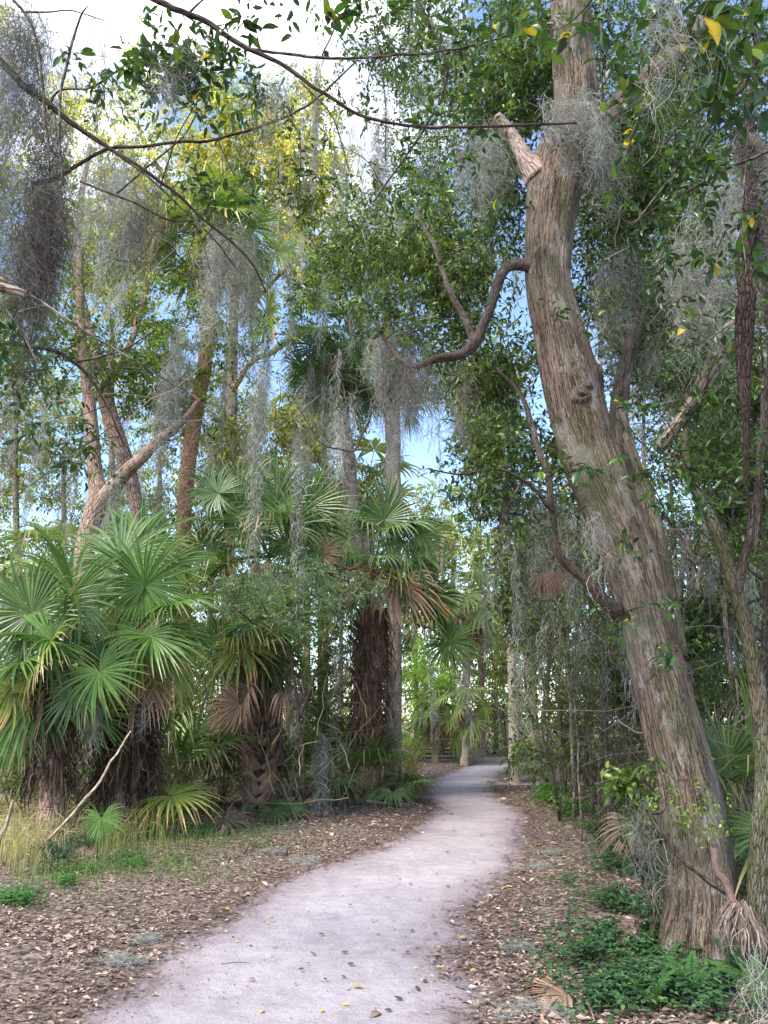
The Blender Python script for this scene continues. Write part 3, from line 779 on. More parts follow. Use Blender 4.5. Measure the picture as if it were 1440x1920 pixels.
a_.append(limb(oak, "limb", [(1060, 330, 6, 60), (1105, 262, 6.12, 44), (1165, 190, 6.25, 38), (1235, 125, 6.4, 34), (1300, 60, 6.6, 29), (1350, -10, 6.8, 24), (1420, -120, 7, 20)], M_oak, 24, seed=3))
a_.append(limb(oak, "limb", [(1008, 502, 5.95, 40), (990, 494, 5.94, 27), (968, 494, 5.93, 21), (946, 510, 5.9, 20), (926, 552, 5.85, 18), (908, 600, 5.8, 17), (892, 645, 5.8, 22), (868, 664, 5.8, 18), (820, 668, 5.8, 15), (775, 682, 5.8, 12), (735, 655, 5.85, 9), (700, 600, 5.9, 5)], M_twig, 12, seed=4, lump=.1))
a_.append(limb(oak, "branch", [(892, 645, 5.8, 18), (870, 600, 5.82, 14), (842, 535, 5.85, 12), (815, 470, 5.9, 9), (795, 430, 6, 6), (780, 380, 6.1, 4)], M_twig, 8, seed=5))
a_.append(limb(oak, "limb", [(1160, 1150, 5.95, 30), (1120, 1108, 5.9, 23), (1080, 1072, 5.85, 20), (1052, 1040, 5.8, 17), (1037, 960, 5.8, 14), (1016, 850, 5.85, 12), (1000, 800, 5.9, 12), (972, 735, 6, 8), (930, 690, 6.1, 5)], M_twig, 10, seed=6))
a_.append(limb(oak, "branch", [(1230, 845, 6.3, 26), (1262, 805, 6.2, 24), (1290, 760, 6.1, 22), (1325, 705, 6.0, 30), (1352, 660, 5.95, 34), (1385, 600, 5.95, 30), (1440, 520, 6, 24)], M_bark, 10, seed=7))
limb(oak, "broken_stub", [(1010, 330, 5.95, 62), (988, 302, 5.92, 36), (968, 268, 5.9, 27), (948, 240, 5.88, 25), (930, 220, 5.86, 23)], bark_material("bare_wood", (.14, .09, .07), (.34, .25, .21), (.44, .34, .3), sx=30, sz=8, bump=.5), 14, lump=.12, seed=8)
limb(oak, "branch", [(1200, 1290, 5.7, 5), (1245, 1500, 5.55, 7), (1220, 1530, 5.4, 8), (1262, 1590, 5.4, 9), (1320, 1645, 5.45, 10), (1365, 1680, 5.5, 8)], M_twig, 6, seed=9)
# knots on the bark
for px, py, w in [(1090, 738, 34), (1100, 725, 22)]:
    Gk = Geo(); c = at(px, py, 5.99 - (w * .0022 + .16)); m = mpp(py, 6)
    tube(Gk, [c + np.array([0, .1, 0]), c, c + np.array([0, -.03, 0]), c + np.array([0, .01, 0])], [w * m * .62, w * m * .5, w * m * .3, w * m * .08], 14, lump=.35, k=4, freq=14, seed=px)
    Gk.build("knot", M_oak, oak, smooth=True)
cg = Geo()
for cx, cy, rx, ry, D, dD, n in [(900, 330, 110, 190, 7.6, 1.0, 680), (860, 560, 120, 110, 7.2, .8, 430), (960, 130, 130, 130, 6.8, .9, 700), (1180, 330, 130, 190, 7.6, 1.0, 1000), (740, 480, 120, 120, 7.5, .9, 500), (1330, 200, 150, 190, 7.8, 1.0, 900),
                                  (1250, 560, 150, 190, 7.8, 1.0, 1000), (1200, 60, 220, 110, 8, 1, 700), (820, 60, 150, 100, 8, 1, 350), (930, 740, 80, 90, 7, .7, 260), (990, 880, 90, 120, 6.6, .6, 360)]:
    sprays(cg, blob(cx, cy, rx, ry, D, dD, n, max(4, n // 14), .3), .30, 8, .082, .036, [G1, G3, G2, G4], hi=False, tw=.005)
cw = cg.build("crown", M_gloss, oak); cw['kind'] = 'stuff'
leafy(oak, a_, [(880, 230, 60, 5.4, 26, .085), (920, 160, 60, 5.2, 26, .085), (830, 330, 55, 5.5, 20, .08), (930, 420, 50, 5.6, 20, .075), (860, 470, 60, 5.7, 24, .07), (1050, 590, 25, 5.5, 9, .06), (1110, 590, 22, 5.6, 8, .05),
                (1090, 870, 30, 5.4, 7, .09), (1130, 640, 30, 5.6, 8, .07), (1240, 1150, 30, 5.5, 7, .08), (1265, 1225, 30, 5.4, 9, .08), (1170, 1010, 45, 5.4, 10, .08), (780, 600, 60, 5.8, 20, .07), (700, 560, 60, 5.9, 22, .07), (1000, 880, 50, 5.6, 18, .07), (1150, 1180, 40, 5.5, 8, .07)])
# green leaves of a young creeper on the bark
vg = Geo()
for vx, vy in [(1300, 1460), (1330, 1500), (1280, 1520), (1310, 1540), (1345, 1560), (1260, 1480), (1225, 1490)]:
    c = at(vx, vy, 5.64)
    sprays(vg, c + rng.normal(0, .05, (9, 3)) * np.array([1, .3, 1.4]), .10, 5, .035, .018, [G5, (.14, .24, .05), G4], hi=True, tw=.002, droop=.5)
vine = vg.build("creeper", M_leaf, origin=tuple(at(1300, 1500, 5.64)))
tag(vine, "small bright green creeper clinging to the leaning oak's trunk at mid height", "vine")

# ------------------------------------------------------------------ palms
FROND = {}
def frond_mesh(name, key, g_, seed, n=44, span=300, droop=.5, brk=.15, ca=(.05, .12, .035), cb=(.09, .17, .05), tip=(.3, .24, .12), mat=None, cup=.28, st=None, split=.42):
    r = np.random.default_rng(seed); G_ = Geo(); g_ = norm(np.array(g_, float))
    split = .44
    st = st if st is not None else np.array([.03, .2, split, .58, .74, .88, 1.0])
    sp = math.radians(span); da = sp / n
    for i in range(n):
        a = -sp / 2 + (i + .5) * da
        L_ = (.66 + .34 * math.cos(a * .5)) * r.uniform(.84, 1.08)
        if r.uniform() < .05: L_ *= .6
        d = np.array([math.sin(a), math.cos(a), 0]); s_ = np.array([math.cos(a), -math.sin(a), 0])
        k = len(st); pos = np.zeros((k, 3)); p = np.zeros(3); prev = 0
        breakat = r.uniform(.55, .9) if r.uniform() < brk else 9
        bend = droop * r.uniform(.6, 1.4)
        tw = r.normal(0, .12)
        for j, s in enumerate(st):
            ds = (s - prev) * L_; prev = s
            dd = d + np.array([0, 0, cup * abs(math.sin(a * .5)) ** 1.2 - .18 * s * math.cos(a)]) + s_ * tw * s
            f = bend * max(0, s - .3) ** 1.3 * 1.6
            if s > breakat: f = 3.5
            dd = norm(norm(dd) + g_ * f)
            p = p + dd * ds; pos[j] = p
        wj = split * L_ * math.tan(da / 2) * 1.04
        hw = np.where(st <= split, st * L_ * math.tan(da / 2) * 1.04, wj * np.clip(1 - (st - split) / (1 - split), .03, 1) ** .85)
        fold = .55 * hw * (1 if True else -1)
        V = np.stack([pos - s_ * hw[:, None], pos + np.array([0, 0, -1.]) * fold[:, None], pos + s_ * hw[:, None]], 1).reshape(-1, 3)
        t = []
        for j in range(k - 1):
            b = 3 * j
            t += [(b, b + 1, b + 4), (b, b + 4, b + 3), (b + 1, b + 2, b + 5), (b + 1, b + 5, b + 4)]
        mixf = r.uniform(0, 1); c0 = np.array(ca) * (1 - mixf) + np.array(cb) * mixf
        c = np.repeat((c0[None] * (1.15 - .2 * st)[:, None]), 3, 0)
        tt = np.repeat(np.clip((st - r.uniform(.6, 1.05)) * 4, 0, 1), 3)[:, None]
        if breakat < 9: tt = np.repeat(np.clip((st - breakat + .1) * 5, 0, 1), 3)[:, None]
        c = c * (1 - tt) + np.array(tip) * tt
        c[1::3] *= 1.18
        G_.add(V, t, c)
    me = G_.mesh(name, mat or M_frond, smooth=False)
    FROND.setdefault(key, []).append((g_, me))
GR = [((0, -1, 0), .55), ((0, -.6, -.8), .7), ((0, 0, -1), .8), ((0, .6, -.8), .8), ((0, 1, 0), .6), ((0, -.5, .85), .5)]
sd_ = 1
for gdir, dr in GR:
    for v in range(2):
        sd_ += 1
        frond_mesh("fan_frond", 'green', gdir, sd_, droop=dr * (1 + .3 * v), ca=(.05, .11, .024), cb=(.13, .225, .05))
        frond_mesh("fan_frond", 'dark', gdir, sd_ + 50, droop=dr, brk=.3, ca=(.045, .09, .028), cb=(.10, .165, .045), tip=(.36, .25, .14))
        frond_mesh("fan_frond", 'blue', gdir, sd_ + 90, droop=dr * 1.3, brk=.1, ca=(.11, .18, .075), cb=(.2, .28, .13), tip=(.2, .2, .15))
        frond_mesh("fan_frond", 'yellow', gdir, sd_ + 130, droop=dr * 1.2, brk=.3, ca=(.13, .20, .035), cb=(.30, .32, .075), tip=(.58, .32, .15))
    frond_mesh("fan_frond", 'dead', gdir, sd_ + 170, n=30, span=200, droop=dr * 3, brk=.4, ca=(.17, .11, .075), cb=(.30, .2, .14), tip=(.33, .24, .18), mat=M_dead, cup=.7)
    frond_mesh("fan_frond", 'far', gdir, sd_ + 200, n=22, droop=dr * 1.1, ca=(.15, .22, .07), cb=(.28, .34, .12), st=np.array([.03, .42, .72, 1.]))  # far tones lightened to stand in for light and air at distance
    frond_mesh("fan_frond", 'farlit', gdir, sd_ + 230, n=22, droop=dr * 1.1, ca=(.22, .28, .06), cb=(.34, .3, .08), st=np.array([.03, .42, .72, 1.]))  # lit copy of the far frond, sunshine painted into its colours
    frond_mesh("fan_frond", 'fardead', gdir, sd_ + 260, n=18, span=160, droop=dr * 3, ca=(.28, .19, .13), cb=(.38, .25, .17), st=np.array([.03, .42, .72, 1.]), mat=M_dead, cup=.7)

def put_frond(root, crown, h, axis, nrm_, R_, key='green', stalk=True, r=.012, name="frond"):
    x, y, z = basis(axis, nrm_)
    gl = np.array([-x[2], -y[2], -z[2]])
    best = sorted(FROND[key], key=lambda e: -float(np.dot(e[0], gl)) + rng.uniform(0, .15))[0][1]
    M = mat4(h, axis, nrm_, R_)
    o = child(name, best, root, M)
    if stalk:
        crown = np.asarray(crown, float); h = np.asarray(h, float)
        mid = (crown + h) / 2 + np.array([0, 0, .1 * np.linalg.norm(h - crown)])
        e2 = h + norm(axis) * R_ * .35 + z * R_ * .02
        Mi = np.array(M.inverted())
        P = np.array([crown, mid, h, e2]); P = P @ Mi[:3, :3].T + Mi[:3, 3]
        G_ = Geo(); c = (.13, .16, .06) if key not in ('dead', 'fardead') else (.2, .14, .1)
        tube(G_, P, np.array([r * 1.5, r, r * .8, r * .25]) / R_, 5, c, k=3)
        s = bpy.data.objects.new("stalk", G_.mesh("stalk", M_fibre, smooth=True)); COL.objects.link(s); s.parent = o
    return o

def auto_crown(root, c, n, R_, key='green', dead=0, deadkey='dead', el=(-45, 75), pet=.7, r=.012):
    for i in range(n):
        az = i * 2.399 + rng.uniform(-.3, .3); e = math.radians(el[1] + (el[0] - el[1]) * ((i + .5) / n) + rng.uniform(-10, 10))
        d = np.array([math.cos(az) * math.cos(e), math.sin(az) * math.cos(e), math.sin(e)])
        h = c + d * pet * R_ * rng.uniform(.8, 1.25) + np.array([0, 0, -.1 * R_ * (1 - math.sin(e))])
        ax = norm(d + np.array([0, 0, -.35 - .3 * (1 - math.sin(e))]))
        nn = norm(np.array([-d[0] * .6, -d[1] * .6, 1.0]) + rng.normal(0, .2, 3))
        k = key if not isinstance(key, (list, tuple)) else key[rng.integers(0, len(key))]
        put_frond(root, c, h, ax, nn, R_ * rng.uniform(.85, 1.1), k, r=r)
    for i in range(dead):
        az = i * 2.399 + 1
        d = np.array([math.cos(az), math.sin(az), 0])
        h = c + d * .22 * R_ + np.array([0, 0, -R_ * rng.uniform(.3, .7)])
        put_frond(root, c, h, norm(d * .25 + np.array([0, 0, -1])), norm(d + rng.normal(0, .2, 3)), R_ * rng.uniform(.75, 1), deadkey, r=r)

def fibres(root, top, bot, rad, n=500, ln=.3, pal=((.11, .06, .045), (.17, .10, .075), (.07, .04, .03), (.24, .16, .12)), out=.35, name="trunk_fibres", w=.02):
    top = np.asarray(top); bot = np.asarray(bot)
    t = rng.uniform(0, 1, n); a = rng.uniform(0, 6.283, n)
    o = np.stack([np.cos(a), np.sin(a), 0 * a], -1)
    P0 = top * (1 - t[:, None]) + bot * t[:, None] + o * (rad * rng.uniform(.8, 1.1, n))[:, None]
    L_ = ln * rng.uniform(.4, 1.5, n)
    k = np.linspace(0, 1, 4)
    P = P0[:, None] + np.array([0, 0, -1.]) * (k[None] * L_[:, None])[..., None] + o[:, None] * (L_[:, None] * out * np.sin(k * 2.2)[None] * rng.uniform(.2, 1.4, (n, 1)))[..., None] + rng.normal(0, .012, (n, 4, 3))
    G_ = Geo(); ribbons(G_, P, rng.uniform(.4, 1.5, n) * w, pick(pal, n, .2))
    f = G_.build(name, M_dead, root); f['kind'] = 'stuff'

# leaf bases (boots) that cross over each other on a sabal trunk
def boot_mesh():
    G_ = Geo(); pr = [(-.30, 0), (-.25, .25), (-.17, .55), (-.11, .8), (-.08, 1.0)]
    V = []
    for x, y in pr:
        z = .12 + .26 * y ** 1.5
        V += [(x, y, z - .12), (x * .55, y, z + .02), (-x * .55, y, z + .02), (-x, y, z - .12)]
    t = []
    for j in range(4):
        for q in range(3):
            b = 4 * j + q; t += [(b, b + 1, b + 5), (b, b + 5, b + 4)]
    t += [(16, 17, 18), (16, 18, 19)]
    c = np.repeat(np.array([.8, 1.25, 1.2, .9, .55]), 4)[:, None] * np.array([.22, .14, .10])
    G_.add(V, t, c)
    return G_.mesh("leaf_base", M_fibre, smooth=False)
BOOT = boot_mesh()
def boots(root, b, t, r0, r1, rows, per=7, s=.26, name="leaf_base"):
    b = np.asarray(b); t = np.asarray(t); n = 0
    for i in range(rows):
        f = (i + .5) / rows
        for j in range(per):
            if rng.uniform() < .2: continue
            a = (j + .5 * (i % 2)) / per * 6.283 + rng.normal(0, .06)
            o = np.array([math.cos(a), math.sin(a), 0]); tn = np.array([-math.sin(a), math.cos(a), 0])
            if o[1] > .55: continue      # the far side shows nothing
            p = b * (1 - f) + t * f + o * (r0 * (1 - f) + r1 * f) * .84
            lean = .55 if (j + i) % 2 else -.55
            d = norm(np.array([0, 0, 1.]) + tn * lean * .75 + o * (.12 + .1 * rng.uniform()))
            child(name, BOOT, root, mat4(p, norm(d + rng.normal(0, .12, 3)), o, s * rng.uniform(.7, 1.2)))

def palm_trunk(root, lst, mat, n=16, rings=True, seed=0):
    P, R = pts(lst); b = np.array(root.location); P = np.vstack([b + np.array([0, 0, -.15]), P]); R = np.concatenate([[R[0] * 1.25], R])
    G_ = Geo()
    fl = (lambda ln, a: .03 * np.sin(ln * 60 + .6 * np.sin(a * 2)) + .02 * np.sin(a * 5 + ln)) if rings else None
    Q = tube(G_, P, R, n, lump=.05, k=26 if rings else 8, seed=seed, flare=fl)
    G_.build("trunk", mat, root, smooth=True)
    return Q

def ex(root, crown, D, lst, r=.012):
    """explicit fronds: (px, py of the blade's base, direction in the picture deg clockwise from up, R px, lean to camera, key, normal)"""
    for px, py, ang, Rp, dy, key, n0 in lst:
        a = math.radians(ang); dd = D + rng.uniform(-.25, .25) + (-.35 if dy < 0 else .15)
        ax = norm(np.array([math.sin(a), dy, math.cos(a)]))
        put_frond(root, crown, at(px, py, dd), ax, n0, Rp * mpp(py, dd) * (1.17 if 9.8 < D < 17 else 1.0), key, r=r)
CAMN = (0.05, -1, .25); UPN = (0, -.35, 1); SIDL = (-.9, -.6, .3); SIDR = (.9, -.6, .3)

# tall slim palm in the middle
D = gD(1478); b = ground_base(737, D, 0)
pm = empty("palm_tree", b, "tall slim palm with ringed bare trunk rising at the left edge of the path", "palm tree")
palm_trunk(pm, [(737, 1440, D, 34), (738, 1300, D, 31), (738, 1150, D, 29), (738, 1000, D, 29), (737, 850, D, 29), (735, 760, D, 30), (735, 700, D, 30)], M_palmbark, 20)
c = at(735, 690, D); auto_crown(pm, c, 18, .95, ['dark', 'blue', 'green'], dead=7, el=(-65, 60), pet=1.0)
# palm behind it with a drooping crown
D = 19; pm = empty("palm_tree", ground_base(700, D, 0), "palm with a dense drooping crown and a moss covered trunk left of the slim palm", "palm tree")
palm_trunk(pm, [(690, 1200, D, 25), (668, 1000, D, 24), (655, 860, D, 24), (640, 760, D, 26), (628, 680, D, 26)], M_bark, 12, False)
c = at(625, 655, D); auto_crown(pm, c, 17, 1.2, ['dark', 'blue'], dead=6, el=(-70, 55), pet=.8)
ex(pm, c, D, [(672, 740, 175, 75, -.2, 'dark', SIDR), (600, 650, -120, 90, -.3, 'dark', CAMN), (660, 640, 120, 80, -.3, 'dark', CAMN)])
# palm with warm sunlight painted into its orange trunk
D = 16.5; pm = empty("palm_tree", ground_base(342, D, 0), "tall palm with a sunlit orange trunk leaning right above the fan palms", "palm tree")
palm_trunk(pm, [(343, 1100, D, 29), (345, 980, D, 28), (352, 880, D, 28), (366, 780, D, 28), (384, 680, D, 27), (392, 600, D, 24), (396, 520, D, 24), (398, 465, D, 24)], M_suntintpalm, 14, True, seed=3)
c = at(400, 440, D); auto_crown(pm, c, 18, 1.15, ['green', 'green', 'yellow'], dead=4, el=(-55, 70), pet=.9)
ex(pm, c, D, [(385, 400, -15, 85, -.2, 'green', CAMN), (455, 425, 50, 95, -.2, 'green', CAMN), (520, 470, 90, 60, -.2, 'yellow', CAMN), (500, 590, 175, 90, -.2, 'yellow', SIDL), (330, 500, 185, 60, -.2, 'dark', SIDR)])
ex(pm, c, D, [(305, 440, -70, 75, -.1, 'dead', CAMN), (235, 460, -175, 60, -.1, 'dead', CAMN), (285, 430, 160, 80, -.1, 'dead', CAMN)])
# shaggy brown palm beside the path
D = 16.6; b = ground_base(690, D, 0); pm = empty("palm_tree", b, "palm with a thick shaggy dark brown trunk beside the slim bare one", "palm tree")
palm_trunk(pm, [(692, 1400, D, 40), (692, 1300, D, 46), (695, 1200, D, 48), (697, 1120, D, 40)], M_redbark, 12, False)
fibres(pm, at(697, 1140, D), at(690, 1400, D), .30, 1500, .4, out=.4)
boots(pm, at(690, 1440, D), at(697, 1150, D), .24, .30, 14, 6, .34)
c = at(698, 1090, D)
ex(pm, c, D, [(690, 985, -60, 95, -.5, 'blue', UPN), (720, 975, 20, 85, -.3, 'dark', CAMN), (745, 990, 70, 95, -.5, 'blue', UPN), (790, 1000, 75, 65, -.3, 'dark', CAMN), (765, 1015, 130, 90, -.4, 'blue', CAMN), (650, 1010, -80, 95, -.5, 'blue', CAMN),
              (640, 1040, -130, 80, -.2, 'dark', CAMN), (790, 1060, 150, 70, -.2, 'dark', SIDR), (700, 1070, 178, 95, -.4, 'dead', CAMN), (745, 1090, 160, 95, -.3, 'dead', CAMN), (660, 1100, -165, 70, -.3, 'dead', SIDL), (780, 1110, 140, 80, -.2, 'yellow', CAMN), (735, 1060, 110, 90, -.4, 'yellow', UPN), (810, 1120, 165, 70, 0, 'dark', CAMN)])
auto_crown(pm, c, 8, .95, ['dark', 'blue'], el=(-30, 60), pet=1.0)
# palm with criss-cross leaf bases
D = gD(1538); b = ground_base(482, D, 0); pm = empty("palm_tree", b, "palm with a criss-cross booted trunk standing by the dead frond on the ground", "palm tree")
palm_trunk(pm, [(480, 1500, D, 34), (484, 1400, D, 36), (492, 1300, D, 42), (488, 1230, D, 40)], M_twig, 14, False)
boots(pm, at(481, 1545, D), at(490, 1240, D), .185, .23, 14, 8, .38)
fibres(pm, at(490, 1200, D), at(486, 1400, D), .23, 900, .32, out=.5)
c = at(480, 1200, D)
ex(pm, c, D, [(425, 1150, -60, 80, -.2, 'dark', UPN), (440, 1195, 62, 110, -.35, 'yellow', UPN), (452, 1212, 172, 88, -.5, 'yellow', CAMN), (420, 1205, -20, 60, -.5, 'dark', CAMN), (405, 1230, -165, 80, -.3, 'green', CAMN), (500, 1185, 80, 95, -.2, 'green', UPN),
              (510, 1230, 130, 85, -.2, 'dark', CAMN), (450, 1320, -120, 70, -.3, 'dead', CAMN), (440, 1335, -110, 60, -.5, 'dead', UPN), (470, 1290, -150, 80, -.2, 'dead', SIDL), (530, 1300, 140, 70, -.1, 'dead', SIDR), (495, 1130, 10, 80, .2, 'dark', CAMN), (540, 1160, 45, 80, .1, 'green', CAMN)])
auto_crown(pm, c, 7, .95, ['dark', 'green'], dead=4, el=(-30, 50), pet=.9)
# tall up-reaching fans in the middle
D = 14.6; b = ground_base(508, D, 0); pm = empty("palm_tree", b, "palm with five large upright dark green fans above the grey green bush", "palm tree")
palm_trunk(pm, [(508, 1300, D, 40), (508, 1150, D, 38), (505, 1060, D, 40)], M_bark, 12, False)
c = at(505, 1045, D)
ex(pm, c, D, [(450, 948, -12, 108, -.25, 'green', CAMN), (410, 925, -62, 60, -.25, 'blue', CAMN), (517, 952, 2, 100, -.2, 'dark', CAMN), (520, 935, 4, 95, .1, 'green', CAMN), (575, 950, 32, 95, -.2, 'dark', CAMN), (590, 955, 48, 80, .1, 'green', CAMN), (475, 985, -40, 85, -.4, 'green', CAMN), (545, 985, 30, 80, -.4, 'green', CAMN), (385, 1025, -15, 66, -.6, 'dark', CAMN), (385, 1030, 165, 55, -.2, 'dark', CAMN),
              (540, 1025, -10, 70, -.7, 'dark', CAMN), (575, 1030, 120, 70, -.3, 'green', UPN), (600, 1040, 80, 60, -.2, 'dead', CAMN), (455, 950, 178, 70, -.3, 'dark', CAMN), (430, 1060, -100, 70, .1, 'yellow', UPN), (350, 1090, 170, 60, .3, 'yellow', SIDR)])
auto_crown(pm, c, 7, 1.0, ['dark', 'green'], dead=2, el=(-20, 50), pet=.9)
# big green fans, left
D = 11.0; b = ground_base(238, D, 0); pm = empty("palm_tree", b, "palm with big round bright green fans and a dark fibrous trunk on the left", "palm tree")
palm_trunk(pm, [(236, 1440, D, 58), (240, 1330, D, 62), (245, 1230, D, 50)], M_redbark, 12, False)
fibres(pm, at(246, 1220, D), at(236, 1480, D), .26, 1600, .42, pal=((.05, .03, .025), (.10, .06, .045), (.035, .02, .018), (.16, .1, .07)), out=.5)
boots(pm, at(236, 1500, D), at(243, 1260, D), .2, .24, 9, 6, .28)
c = at(245, 1190, D)
ex(pm, c, D, [(272, 1098, -3, 118, -.45, 'green', CAMN), (268, 1100, 176, 80, -.2, 'green', CAMN), (228, 1050, -22, 115, .2, 'blue', CAMN), (262, 1020, 4, 110, .3, 'green', CAMN), (305, 1060, 38, 95, .2, 'green', CAMN), (214, 1120, -58, 95, .2, 'blue', CAMN), (330, 1130, 70, 95, -.1, 'green', UPN), (200, 1225, -130, 100, -.3, 'green', CAMN), (310, 1190, 80, 90, -.1, 'yellow', CAMN),
              (262, 1198, 172, 100, -.6, 'green', CAMN), (285, 1195, 118, 108, -.6, 'green', UPN), (240, 1200, -165, 110, -.4, 'yellow', CAMN), (225, 1185, -110, 90, -.4, 'blue', CAMN), (275, 1165, 45, 80, -.4, 'dark', CAMN), (238, 1230, 188, 90, -.5, 'dead', CAMN), (320, 1240, 150, 100, -.2, 'yellow', UPN), (270, 1270, 170, 95, -.3, 'dead', CAMN)])
auto_crown(pm, c, 3, .8, ['green', 'yellow'], dead=7, el=(-40, 30), pet=.8)
# leftmost fans
D = 10.2; b = ground_base(95, D, 0); pm = empty("palm_tree", b, "leftmost fan palm with folded fronds sweeping out of the frame", "palm tree")
palm_trunk(pm, [(95, 1440, D, 44), (98, 1340, D, 46), (110, 1250, D, 40)], M_redbark, 12, False)
fibres(pm, at(108, 1250, D), at(95, 1460, D), .2, 700, .35, pal=((.06, .04, .03), (.11, .07, .05)), out=.5)
c = at(115, 1225, D)
ex(pm, c, D, [(138, 1116, -28, 150, -.2, 'green', SIDL), (137, 1118, -48, 120, .1, 'green', CAMN), (100, 1197, -68, 140, -.3, 'green', UPN), (96, 1200, -95, 115, -.3, 'green', CAMN), (130, 1200, 110, 45, -.3, 'dark', CAMN), (92, 1210, -150, 110, -.3, 'yellow', SIDL), (72, 1300, 182, 115, -.5, 'green', CAMN), (70, 1298, -80, 60, -.3, 'dark', UPN),
              (60, 1150, -40, 130, -.1, 'dark', CAMN), (185, 1260, 150, 90, -.4, 'green', CAMN), (40, 1240, -110, 110, -.4, 'green', UPN), (140, 1298, 60, 60, -.3, 'green', CAMN), (138, 1300, -170, 70, -.3, 'blue', CAMN), (20, 1290, -160, 90, -.3, 'yellow', CAMN), (140, 1130, 170, 90, -.2, 'blue', SIDR), (60, 1110, -20, 70, .6, 'dark', CAMN), (10, 1180, -100, 90, .3, 'dark', CAMN), (30, 1360, 175, 80, -.2, 'green', CAMN), (180, 1340, 160, 80, .2, 'green', CAMN)])
auto_crown(pm, c, 2, .75, ['dark'], dead=5, el=(-40, 20), pet=.8)

def small_palm(px, D, n, R_, key, label, el=(5, 75), dead=0, group=None, name="palmetto", pet=.9, z=.05):
    b = ground_base(px, D, 0); r = empty(name, b, label, "palmetto", group)
    auto_crown(r, b + np.array([0, 0, z]), n, R_, key, dead, el=el, pet=pet, r=.008)
    return r
small_palm(680, 16.2, 10, .8, ['dark', 'blue'], "dark green palmetto at the foot of the shaggy palm", (10, 85), pet=1.2)
small_palm(745, 15.8, 5, .6, ['blue'], "low drooping palmetto at the foot of the slim bare palm", (0, 40))
small_palm(640, 18.5, 9, .8, ['dark', 'blue'], "palmetto deep in the shade left of the shaggy palm", (10, 80), pet=1.3)
small_palm(575, 17.5, 9, .8, ['green', 'blue'], "pale palmetto between the two shaggy palms", (5, 80), pet=1.6, z=.5)
small_palm(415, 14.5, 9, .85, ['dark'], "dark palmetto behind the yellowing low frond", (10, 85), pet=1.1)
small_palm(330, 13.5, 10, .9, ['dark', 'green'], "tall leaved palmetto between the big green palm and the booted one", (10, 85), pet=1.5)
small_palm(160, 13.5, 10, .9, ['dark', 'green'], "palmetto filling the gap behind the two leftmost palms", (10, 85), pet=1.6)
small_palm(20, 12.5, 9, .9, ['dark', 'green'], "palmetto at the frame's left edge behind the leftmost palm", (10, 85), pet=1.5)
small_palm(1445, 6.9, 9, .75, ['dark'], "dark stiff palmetto at the right edge behind the oak", (15, 85), pet=1.1, z=.5)
small_palm(1345, 9.5, 8, .7, ['dark', 'blue'], "palmetto in the thicket just right of the oak", (10, 80), pet=1.2)
small_palm(510, 12.9, 4, .5, ['dark', 'blue'], "very small palmetto right at the booted palm's base", (0, 50), pet=.6)
# single low fronds with their stems, left verge
def lone_frond(px, py, D, ang, Rp, dy, key, n0, label, bpx, name="palm_seedling"):
    b = ground_base(bpx, D, 0); r = empty(name, b, label, "palm seedling")
    ex(r, b + np.array([0, 0, .02]), D, [(px, py, ang, Rp, dy, key, n0)], r=.007)
lone_frond(322, 1492, 11.2, 85, 100, -.3, 'yellow', UPN, "single low frond, green turning yellow at its drooping tips", 330)
lone_frond(190, 1535, 9.2, 172, 62, -.5, 'green', CAMN, "single round bright green frond over the dry grass", 180)
lone_frond(1215, 1560, 6.7, -60, 95, -.2, 'blue', UPN, "low arching grey green frond left of the oak's foot", 1230)
lone_frond(1235, 1500, 6.7, 150, 90, -.1, 'dark', SIDR, "dark frond pressed against the oak's left side", 1235)
# palms far down the path
def far_palm(px, D, lst, cx, cy, n, R_, key, dead, label, mat=M_palmbark, el=(-55, 70), dk='fardead', pet=.8):
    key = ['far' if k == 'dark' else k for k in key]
    r = empty("palm_tree", ground_base(px, D, 0), label, "palm tree")
    palm_trunk(r, [(a, b_, D, w) for a, b_, w in lst], mat, 10, False)
    auto_crown(r, at(cx, cy, D), n, R_, key, dead, dk, el=el, pet=pet, r=.015)
    return r
far_palm(817, 30.5, [(817, 1400, 12), (818, 1350, 13)], 818, 1335, 14, 1.0, ['far'], 9, "short palm with a brown skirt of dead fronds in front of the wooden rail fence")
far_palm(872, 29, [(872, 1400, 14), (873, 1340, 14)], 873, 1310, 12, .8, ['far'], 8, "short grey green palm with long hanging fronds right of the wooden rail fence", el=(-75, 50))
far_palm(862, 33, [(866, 1350, 15), (876, 1250, 15), (881, 1150, 15)], 881, 1125, 14, 1.35, ['dark', 'far'], 12, "grey trunked palm with a skirt of dead fronds over the far bend of the path")
far_palm(905, 36, [(905, 1350, 9), (903, 1250, 9), (902, 1180, 9)], 902, 1160, 12, 1.1, ['far'], 5, "thin far palm seen behind the grey trunked one", mat=M_redbark)
far_palm(690, 30, [(690, 1200, 14), (690, 1000, 14), (692, 930, 14)], 692, 905, 16, 1.5, ['farlit'], 9, "sunlit yellow green palm with orange dead fronds behind the slim trunk")
far_palm(1010, 23, [(985, 1200, 14), (945, 1000, 14), (926, 880, 14), (922, 800, 13)], 915, 770, 16, 1.1, ['far', 'farlit'], 6, "pale trunked palm with a loose crown behind the oak's left branches")
far_palm(575, 26, [(575, 1100, 12), (575, 900, 12), (575, 780, 12)], 575, 760, 12, 1.0, ['farlit', 'far'], 6, "far palm with an orange tuft of dead fronds between the moss columns")
far_palm(90, 22, [(90, 1200, 14), (95, 1080, 14)], 92, 1050, 14, 1.2, ['far'], 5, "far palm behind the leftmost fans")
